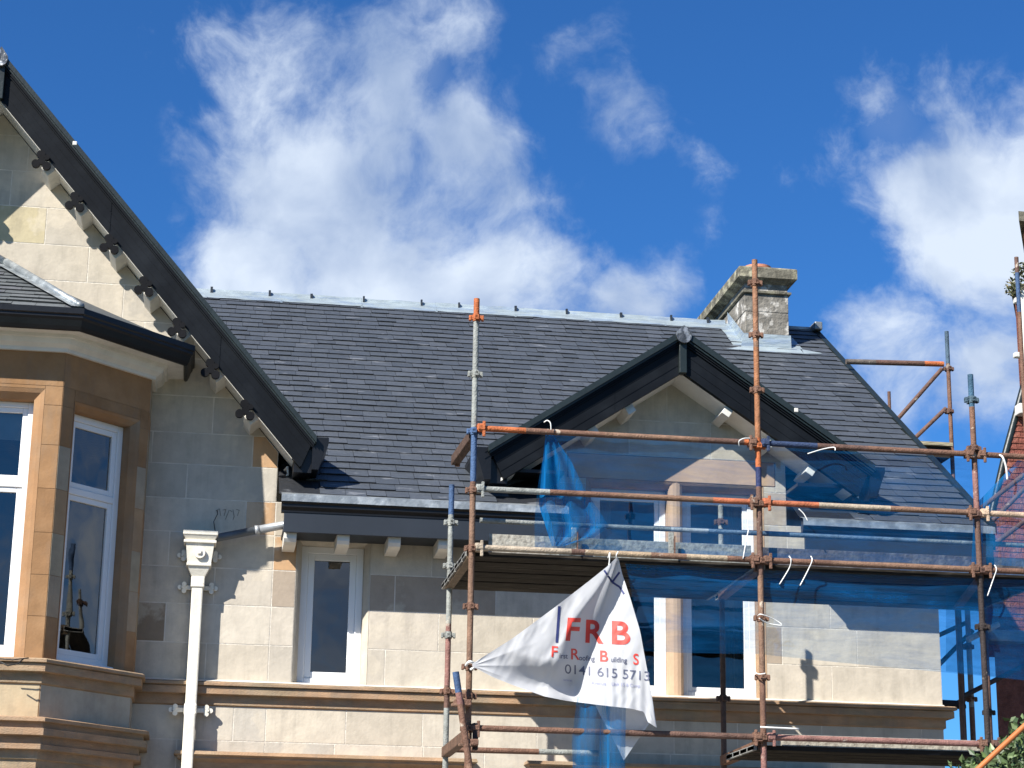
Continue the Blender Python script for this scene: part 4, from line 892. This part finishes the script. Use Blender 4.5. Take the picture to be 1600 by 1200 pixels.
# ------------------------------------------------------------------ netting, ties
def sheet(name, grid, m, label, cat, dens=None, group=None):
    b = MB(); R_, C_ = len(grid), len(grid[0]); vs = [p for r in grid for p in r]; b.v = [tuple(p) for p in vs]
    for i in range(R_-1):
        for j in range(C_-1):
            b.f.append((i*C_+j, i*C_+j+1, (i+1)*C_+j+1, (i+1)*C_+j)); d = dens(i/(R_-1), j/(C_-1)) if dens else 1.; b.c.append((d, d, d)); b.s.append(True)
    o = b.build(name, m); tag(o, label, cat, group); return o
def lerp(a, b, t): return a+(b-a)*t
def interp(tab, x):
    if x <= tab[0][0]: return tab[0][1]
    for (a, va), (b, vb) in zip(tab[:-1], tab[1:]):
        if x <= b: return va+(vb-va)*(x-a)/(b-a)
    return tab[-1][1]
# upper net: hangs from the top ledger behind it
def net_grid(top, bot, Y, rows, cols, x0, x1, f):
    G = []
    for i in range(rows+1):
        v = i/rows; r = []
        for j in range(cols+1):
            u = j/cols; px = lerp(x0(v), x1(v), u); py = lerp(interp(top, px), interp(bot, px), v); r.append(PY(px, py, Y+f(u, v, px, py)))
        G.append(r)
    return G
nz3 = lambda a, b, c=0: noise.noise(Vector((a, b, c)))
YN = YS+.045
net1 = sheet('debris_netting', net_grid([(845, 672), (1185, 697), (1600, 722), (1660, 726)], [(840, 862), (1185, 880), (1400, 878), (1600, 892)], YN, 24, 90,
    lambda v: 857-22*math.sin(min(v*1.3, 1)*1.4), lambda v: 1530+4*v, lambda u, v, px, py: .022*nz3(u*14, v*5)+.012*nz3(u*5, v*16, 3)), 'net',
    'blue debris netting tied below the top rail in front of the dormer', 'netting', dens=lambda v, u: 1.0+.25*max(0, nz3(u*9, v*14, 5))+(.5 if v > .9 else 0))
# gathered left edge of the same run
def gx0(v): return interp([(0, 853), (.35, 846), (.65, 842), (1, 862)], v)
def gx1(v): return interp([(0, 862), (.25, 893), (.5, 915), (.8, 952), (.9, 930), (1, 880)], v)
sheet('debris_netting', net_grid([(840, 674), (960, 680)], [(840, 852), (960, 858)], YS+.02, 30, 26, gx0, gx1, lambda u, v, px, py: .03*math.sin(u*17+2*v)*(.3+.7*v)), 'net_hang',
    'bunched fan of blue netting at the left end of the upper run', 'netting', dens=lambda v, u: 1.35+.75*max(0, math.sin(u*15+3*v))+(1.0 if u < .08 else 0))
# right-hand run past the roof corner
sheet('debris_netting', net_grid([(1515, 716), (1660, 722)], [(1515, 880), (1660, 890)], YS+.03, 22, 22, lambda v: interp([(0, 1590), (.3, 1545), (.45, 1522), (1, 1518)], v), lambda v: 1640, lambda u, v, px, py: .03*nz3(u*4, v*4, 9)), 'net_hang',
    'blue netting sagging between the roof corner and the red house', 'netting', dens=lambda v, u: 1.2+(1.3 if u < .12 else 0)+.5*max(0, nz3(u*6, v*5, 1)))
# lower net under the deck ledger
sheet('debris_netting', net_grid([(960, 872), (1185, 885), (1600, 893), (1660, 896)], [(960, 1015), (1060, 1020), (1185, 1022), (1300, 1034), (1470, 1050), (1600, 1063), (1660, 1068)], YS+.07, 26, 90,
    lambda v: 975+12*v+8*math.sin(v*3), lambda v: 1650, lambda u, v, px, py: .03*nz3(u*10, v*4)+.02*math.sin(v*14+u*3)*(1-v)), 'net',
    'long blue netting hanging below the deck in front of the right wall', 'netting', dens=lambda v, u: (1.35+1.2*max(0, 1-abs(v-(.06+.36*u))/.08) if v < .40 else 1.15)+(.9 if v > .965 else 0))
sheet('debris_netting', net_grid([(1470, 905), (1660, 920)], [(1470, 1048), (1600, 1062), (1660, 1068)], YS+.5, 20, 22, lambda v: 1478, lambda v: 1650, lambda u, v, px, py: .05*nz3(u*4, v*5, 4)), 'net',
    'second layer of dark blue netting beside the right wall corner', 'netting', dens=lambda v, u: 1.3)
# strip hanging under the banner
sheet('debris_netting', net_grid([(880, 1085), (990, 1100)], [(880, 1250), (990, 1260)], YS-.06, 24, 20, lambda v: interp([(0, 902), (.4, 894), (1, 896)], v), lambda v: interp([(0, 978), (1, 976)], v), lambda u, v, px, py: .03*math.sin(u*12+v)+.02*nz3(u*3, v*4)), 'net_hang',
    'narrow blue netting strip hanging out below the white banner', 'netting', dens=lambda v, u: 1.25+1.6*max(0, 1-abs(u-.62-.05*v)/.06)+.6*max(0, math.sin(u*14+v*2)))
# cable ties
def tie(pts, label, r=.0048, Y=YS-.05, col='cable_white'):
    b = MB(); P3 = []
    pp = [PY(x, y, Y-(dy if True else 0)) for x, y, dy in [(p[0], p[1], p[2] if len(p) > 2 else 0) for p in pts]]
    for k in range(len(pp)-1):
        for t in range(5): 
            a, b_, c_, d = pp[max(k-1, 0)], pp[k], pp[k+1], pp[min(k+2, len(pp)-1)]; s = t/5
            P3.append(.5*((2*b_)+(c_-a)*s+(2*a-5*b_+4*c_-d)*s*s+(3*b_-a-3*c_+d)*s**3))
    P3.append(pp[-1]); b.path(P3, r, 6); return tag(b.build('cable_tie', col), label, 'cable tie', 'pale ties on the scaffold tubes')
tie([(850, 660), (855, 657, .02), (860, 661, .03), (861, 672, .02)], 'white tie looped over the top rail above the bunched netting')
tie([(1155, 697), (1155, 689, .03), (1163, 685, .03), (1173, 685)], 'white looped tie on the top rail just left of the tall standard')
tie([(1262, 709), (1285, 702), (1303, 699, .02), (1305, 704, .03)], 'white tie with a long tail on the top rail over the dormer corner')
tie([(1605, 712), (1606, 712)], 'white tie beyond', r=.001).name
bpy.data.objects.remove([o for o in bpy.data.objects if o.get('label') == 'white tie beyond'][0])
tie([(1562, 711), (1567, 715, .03), (1572, 730, .02), (1574, 750)], 'white tie curling down from the top rail before the red house', r=.009)
tie([(1248, 795), (1256, 803), (1262, 814)], 'short white tie below the middle rail at the dormer corner')
tie([(1170, 826), (1166, 845), (1161, 873)], 'pale blue tie from toe board to deck ledger left of the tall standard')
tie([(1233, 869), (1236, 875, .03), (1233, 888), (1218, 913)], 'left one of two pale ties hanging from the deck ledger')
tie([(1267, 869), (1269, 876, .03), (1262, 892), (1250, 915)], 'right one of two pale ties hanging from the deck ledger')
tie([(1554, 883), (1557, 890, .03), (1552, 905), (1543, 931)], 'pale tie hanging from the deck ledger in front of the red house')
tie([(1184, 962), (1190, 960, .05), (1210, 968), (1222, 977), (1200, 974), (1186, 966, .05)], 'double white tie loop trailing from the tall standard level with the windows')
tie([(1173, 1044), (1184, 1053, .03), (1196, 1052, .05)], 'thin white tie round the tall standard above its low bracket')
tie([(1188, 1136, .05), (1205, 1137, .05), (1248, 1139)], 'white tie sticking out sideways from the foot of the tall standard', r=.008)
tie([(965, 876), (963, 868, .03), (966, 862, .03)], 'pale cord holding the top corner of the banner')
tie([(950, 872), (953, 864, .03), (951, 885), (946, 900)], 'thin pale cord hanging left of the banner top')
tie([(728, 1040), (734, 1034, .06), (744, 1040), (736, 1046, .06)], 'knotted white cord tying the banner to the left standard', r=.012)

# ------------------------------------------------------------------ banner
YBN = YS-.20
def ss(a, b, x): t = min(1, max(0, (x-a)/(b-a))); return t*t*(3-2*t)
def bn(px, py):
    xd = 962-(py-885)*57/185                      # the long diagonal fold
    wband = 8+42*ss(885, 1000, py); s_ = px-xd
    y = .19*ss(-wband, 0, s_) if s_ < 0 else .19*math.exp(-s_/38)
    cr = interp([(738, 1041), (800, 1062), (850, 1075), (900, 1072), (930, 1074)], px)     # crease above the bright bottom hem
    k = ss(762, 850, px)*(1-ss(890, 915, px))
    y += k*(.13*ss(cr-46, cr-2, py)-.15*ss(cr-2, cr+24, py))
    y += .0045*math.sin(px*2*math.pi/15)*ss(930, 960, px)*ss(1010, 1060, py)
    for q_, a_ in ((.035, .012), (.075, .006)):                    # sharp creases
        y += a_*abs(nz3(px*q_+py*q_*.5, py*q_*.35-px*q_*.12, 11))*ss(745, 790, px)
    for (ex, ey, nf, L_) in ((965, 872, 7, 75), (738, 1040, 9, 110), (1022, 1132, 8, 60)):      # creases radiating from the tied corners
        dx_, dy_ = px-ex, py-ey; rr_ = math.hypot(dx_, dy_); y += .0075*abs(math.sin(math.atan2(dy_, dx_)*nf))*ss(2, 18, rr_)*math.exp(-rr_/L_)
    y += .011*nz3(px*.02, py*.012, 2)+.007*nz3(px*.06-py*.03, py*.02+px*.01, 8)
    y += .006*math.sin((px+py*.32)*.17)*ss(900, 950, py)*(1-ss(900, 930, px))*ss(770, 830, px)*(1-ss(1010, 1030, py))
    y += .05*ss(1004, 1012, px-(py-985)*.13)*ss(1080, 1120, py)
    return YBN+y
top_t = [(738, 1037), (800, 998), (868, 948), (920, 908), (950, 884), (962, 872), (966, 871), (972, 896), (985, 935), (1000, 985), (1010, 1040), (1019, 1090), (1026, 1135)]
bot_t = [(738, 1041), (770, 1058), (800, 1070), (850, 1088), (885, 1095), (940, 1102), (985, 1107), (1006, 1112), (1012, 1128), (1026, 1137)]
ban = MB(); NCs, NRs = 150, 64; ban.v = []
for j in range(NCs+1):
    px = 738+288*j/NCs; a, b_ = interp(top_t, px), interp(bot_t, px)
    for i in range(NRs+1): py = a+(b_-a)*i/NRs; ban.v.append(tuple(PY(px, py, bn(px, py))))
for j in range(NCs):
    for i in range(NRs): k = j*(NRs+1)+i; ban.f.append((k, k+1, k+NRs+2, k+NRs+1)); ban.c.append((1, 1, 1)); ban.s.append(True)
banner = ban.build('banner', 'banner_cloth'); tag(banner, 'crumpled white triangular banner with red letters tied to the scaffold', 'banner')
fb = MB(); # back layer showing under the lower right corner
for (p0, p1, p2) in (((985, 1104), (1026, 1137), (1000, 1160)), ((985, 1104), (1000, 1160), (970, 1180)), ((935, 1100), (985, 1104), (970, 1180))):
    pass
G = []
for i in range(15):
    v = i/14; a = PY(lerp(925, 975, v), lerp(1092, 1188, v), YS+.02+.015*math.sin(v*9)); b_ = PY(lerp(1008, 1000, v)+20*math.sin(v*2.2)*(1-v)+8, lerp(1100, 1150, v)-10*v, YS+.03); G.append([a.lerp(b_, j/12)+Vector((0, .02*nz3(j*.5, i*.4), 0)) for j in range(13)])
b = MB(); b.v = [tuple(p) for r in G for p in r]
for i in range(14):
    for j in range(12): b.f.append((i*13+j, i*13+j+1, (i+1)*13+j+1, (i+1)*13+j)); b.c.append((1, 1, 1)); b.s.append(True)
b.build('banner_back_fold', 'banner_cloth', banner)
def lettering(txt, x, y, h, m, wsc=1., bold=0., slope=.055, shear=0., obj='lettering'):
    """text laid on the cloth; x, y = left end of the baseline, h = cap height"""
    cu = bpy.data.curves.new('t', 'FONT'); cu.body = txt; cu.size = 1; cu.offset = bold; cu.resolution_u = 6
    to = bpy.data.objects.new('t', cu); COL.objects.link(to); bpy.context.view_layer.update()
    me = bpy.data.meshes.new_from_object(to.evaluated_get(bpy.context.evaluated_depsgraph_get())); bpy.data.objects.remove(to)
    bm = bmesh.new(); bm.from_mesh(me); sc_ = h/.70
    for v in bm.verts: v.co = Vector((v.co.x*sc_*wsc+shear*v.co.y*sc_, v.co.y*sc_, 0))
    xs_ = [v.co.x for v in bm.verts]; ys_ = [v.co.y for v in bm.verts]; st = 2.5
    t = math.floor(min(xs_))
    while t < max(xs_): bmesh.ops.bisect_plane(bm, geom=bm.verts[:]+bm.edges[:]+bm.faces[:], plane_co=(t, 0, 0), plane_no=(1, 0, 0)); t += st
    t = math.floor(min(ys_))
    while t < max(ys_): bmesh.ops.bisect_plane(bm, geom=bm.verts[:]+bm.edges[:]+bm.faces[:], plane_co=(0, t, 0), plane_no=(0, 1, 0)); t += st
    for v in bm.verts:
        qx = x+v.co.x; qy = y-v.co.y+v.co.x*slope; v.co = PY(qx, qy, bn(qx, qy)-.004)
    bm.to_mesh(me); bm.free(); me.materials.clear(); me.materials.append(MATS[m]); me.name = obj
    o = bpy.data.objects.new(obj, me); COL.objects.link(o); o.parent = banner; return o
lettering('F', 881, 1000, 35, 'ink_red', 1.0, .022, slope=.04, shear=.10); lettering('R', 912, 1003, 35, 'ink_red', .95, .022, shear=.04); lettering('B', 953, 1005, 35, 'ink_red', 1.12, .022)
lettering('F', 860, 1026, 17, 'ink_red', 1.0, .012, shear=.05); lettering('irst', 874, 1028.5, 8, 'ink_grey', .86, .012); lettering('R', 891, 1030, 17, 'ink_red', .95, .012)
lettering('oofing', 904.5, 1031.5, 8, 'ink_grey', .86, .012); lettering('B', 936, 1033, 17, 'ink_red', 1.05, .012); lettering('uilding', 954, 1034, 8, 'ink_grey', .86, .012); lettering('S', 989, 1038, 17, 'ink_red', .85, .012)
lettering('0141 615 5713', 882, 1052, 14.5, 'ink_grey', 1.07, .002, slope=.088)
lettering('Avenue', 924, 1069, 5.5, 'ink_pale', .95, .012, slope=.07); lettering('Unit 15', 955, 1071, 5.5, 'ink_pale', .9, .012, slope=.07); lettering('&', 978, 1072.5, 5, 'ink_pale', .95, slope=.07); lettering('Camp', 984, 1073, 5, 'ink_pale', .95, slope=.07)
lettering('www.', 880, 1064, 4.5, 'ink_pale', 1.0, slope=.1)
st_ = MB()
def stripe(pts, w):
    for (x0_, y0_), (x1_, y1_) in zip(pts[:-1], pts[1:]):
        n = 8; L_ = math.hypot(x1_-x0_, y1_-y0_); nx, ny = -(y1_-y0_)/L_*w/2, (x1_-x0_)/L_*w/2
        for k in range(n):
            q = []
            for t, s_ in ((k/n, 1), ((k+1)/n, 1), ((k+1)/n, -1), (k/n, -1)): qx, qy = lerp(x0_, x1_, t)+nx*s_, lerp(y0_, y1_, t)+ny*s_; q.append(PY(qx, qy, bn(qx, qy)-.004))
            st_.face(q)
stripe([(874, 947), (870, 1004)], 4.2); st_.build('printed_border', 'ink_blue', banner); st_ = MB(); stripe([(944, 891), (957, 910), (968, 917), (975, 928)], 3); stripe([(957, 909), (968, 894)], 3)
st_.build('printed_border', 'ink_blue', banner)

# ------------------------------------------------------------------ neighbouring red house at the right edge
nb = thing('neighbour_house', 'red house with steep tiled slope cut off by the right edge', 'house', (11, 3, 0))
n1, n2, n3 = PY(1603, 590, 3.0), PY(1570, 712, 3.0), PY(1532, 880, 3.0)
rr_ = MB(); low = PY(1553, 1000, 3.0)
rr_.face([(n3.x-.0, 2.99, 4.9), (13.5, 2.99, 4.9), (13.5, 2.99, n1.z+.3), (n1.x+.06, 2.99, n1.z+.3), n2])
# steep roof slope in real tiles
for k in range(56):
    z0 = 4.9+k*.07; 
    def xe(z): return interp([(4.9, n3.x-.03), (n3.z, n3.x), (n2.z, n2.x), (n1.z, n1.x+.05), (12, n1.x+.3)], z)
    x = xe(z0)
    while x < 11.5:
        w = .11; rr_.face([(x, 2.976-rnd.random()*.003, z0), (x+w-.003, 2.976-rnd.random()*.003, z0), (x+w-.003, 2.983, z0+.071), (x, 2.983, z0+.071)]); x += w
rr_.build('tiled_slope', 'red_roof', nb)
vb = MB(); vb.tube(n1, n2, .04, 8); vb.tube(n2, n3, .04, 8); vb.build('verge_strip', 'green_black', nb)
def angled(mb, x0, y0, x1, dep, z0, z1, k=.47):
    mb.prism([(x0, y0), (x1, y0), (x1+k*dep, y0+dep), (x0+k*dep, y0+dep)], z0, z1, axis='z')
nw = MB(); angled(nw, n3.x+.12, 3.02, 15, 9, 0, 4.98)
nw.build('wall', 'red_stone', nb)
eg = MB(); eg.box(PY(1540, 990, 2.8).x, 15, 2.72, 3.0, PY(1540, 990, 2.8).z-.09, PY(1540, 990, 2.8).z+.04, bev=.02); eg.build('gutter', 'lead', nb)
st2 = MB(); a = PY(1586, 470, 3.1); angled(st2, a.x, 3.1, 12.2, 1.5, 6.5, a.z); b_ = PY(1595, 330, 3.2); angled(st2, b_.x+.02, 3.2, 12.0, 1.2, a.z, b_.z-.2)
st2.build('gable_stack', 'red_stone', nb)
st3 = MB(); a2 = PY(1574, 462, 3.0); angled(st3, a2.x+.03, 2.95, 12.3, 1.7, a2.z, a2.z+.14); angled(st3, PY(1592, 345, 3).x, 3.0, 12.3, 1.5, b_.z-.2, b_.z-.08)
st3.build('stack_cornice', 'weathered_dark', nb)
wp = MB(); a = PY(1596, 455, 2.85); b_ = PY(1597, 590, 2.85); wp.tube((a.x, 2.85, a.z), (a.x, 2.85, b_.z-.1), .045, 12)
for py in (470, 555): c = PY(1594, py, 2.85); wp.box(c.x-.07, c.x+.07, 2.82, 2.9, c.z-.03, c.z+.03, bev=.01)
c = PY(1597, 638, 2.85); wp.box(c.x-.05, c.x+.5, 2.8, 2.95, c.z-.07, c.z+.05, bev=.01)
wp.build('downpipe', 'white_paint', nb)
a = PY(1588, 402, 2.6); o = tube('scaffold_pole', (a.x, 2.6, 0), (a.x, 2.6, a.z), [(0, RUST), (.93, BLU), (.98, RUS3)], par=None); o.parent = sg; o.name = 'standard'

def leaf_cluster(b, C, R_, n, size, cols, rr, squash=1.):
    for _ in range(n):
        while True:
            v = Vector((rr.uniform(-1, 1), rr.uniform(-1, 1), rr.uniform(-1, 1)))
            if .15 < v.length < 1: break
        p = Vector(C)+Vector((v.x*R_, v.y*R_, v.z*R_*squash)); d = Vector((rr.gauss(0, 1), rr.gauss(0, 1), rr.gauss(.3, 1))).normalized(); t = d.orthogonal().normalized(); t = (Matrix.Rotation(rr.random()*6.28, 4, d) @ t); s_ = t.cross(d)
        L_ = size*rr.uniform(.7, 1.3); c = rr.choice(cols); k = rr.uniform(.7, 1.35); c = tuple(q*k for q in c)
        b.face([p, p+t*L_*.45+s_*L_*.26, p+t*L_+d*L_*.12, p+t*L_*.45-s_*L_*.26], c)
rg = random.Random(11)
wd = MB(); c = PY(1592, 425, 2.9)
leaf_cluster(wd, PY(1585, 450, 2.85), .10, 160, .05, [(.10, .11, .05), (.16, .14, .07), (.06, .075, .03)], rg); leaf_cluster(wd, PY(1600, 425, 2.9), .13, 220, .05, [(.10, .11, .05), (.05, .06, .03)], rg)
wd.path([PY(1590, 460, 2.9), PY(1584, 445, 2.85), PY(1576, 436, 2.8)], .006, 5, (.12, .09, .05))
tag(wd.build('weed', 'leaf'), 'scrubby weeds rooted in the ledge of the red chimney stack', 'weed')

# ------------------------------------------------------------------ hedge in front, lower right
hb = thing('shrub', 'glossy green shrub poking up at the lower right corner', 'shrub', (3.9, -10, 0))
lf = MB(); rg = random.Random(4)
for k in range(90):
    x = rg.uniform(3.37, 5.0); y = rg.uniform(-10.4, -9.5); zt = 2.53+.07*nz3(x*3.5, y, 0)+.10*min(1, max(0, (x-3.42)/.3))
    leaf_cluster(lf, (x, y, zt-rg.random()*.22), .10, 120, .042, [(.065, .10, .035), (.10, .15, .05), (.045, .075, .028), (.14, .19, .08)], rg)
for k in range(60):
    x = rg.uniform(3.3, 5.0); y = rg.uniform(-10.4, -9.5); leaf_cluster(lf, (x, y, rg.uniform(.3, 2.2)), .22, 60, .06, [(.05, .085, .03), (.08, .12, .04)], rg)
lf.build('foliage', 'leaf', hb)
sm = MB()
for k in range(9):
    x = rg.uniform(3.5, 4.8); sm.path([(4.0+.1*rg.random(), -10, 0), ((x+4)/2, -10+rg.uniform(-.2, .2), 1.1), (x, -10+rg.uniform(-.3, .3), 2.3)], .014, 6)
sm.build('stem', 'bark', hb)
b = MB(); a = PY(1556, 1176, -10.9); c = PY(1612, 1124, -10.9); d_ = (c-a); b.tube(a-d_*((a.z-.02)/d_.z), c+d_*1.2, .011, 12); tag(b.build('pole', 'orange_plastic'), 'bright orange pole leaning out of the shrub at the right edge', 'pole')

# every empty goes to the base of its thing; its parts keep their places
for o, loc in BASES:
    o.location = loc
    for c in bpy.data.objects:
        if c.parent == o: c.location = c.location-loc
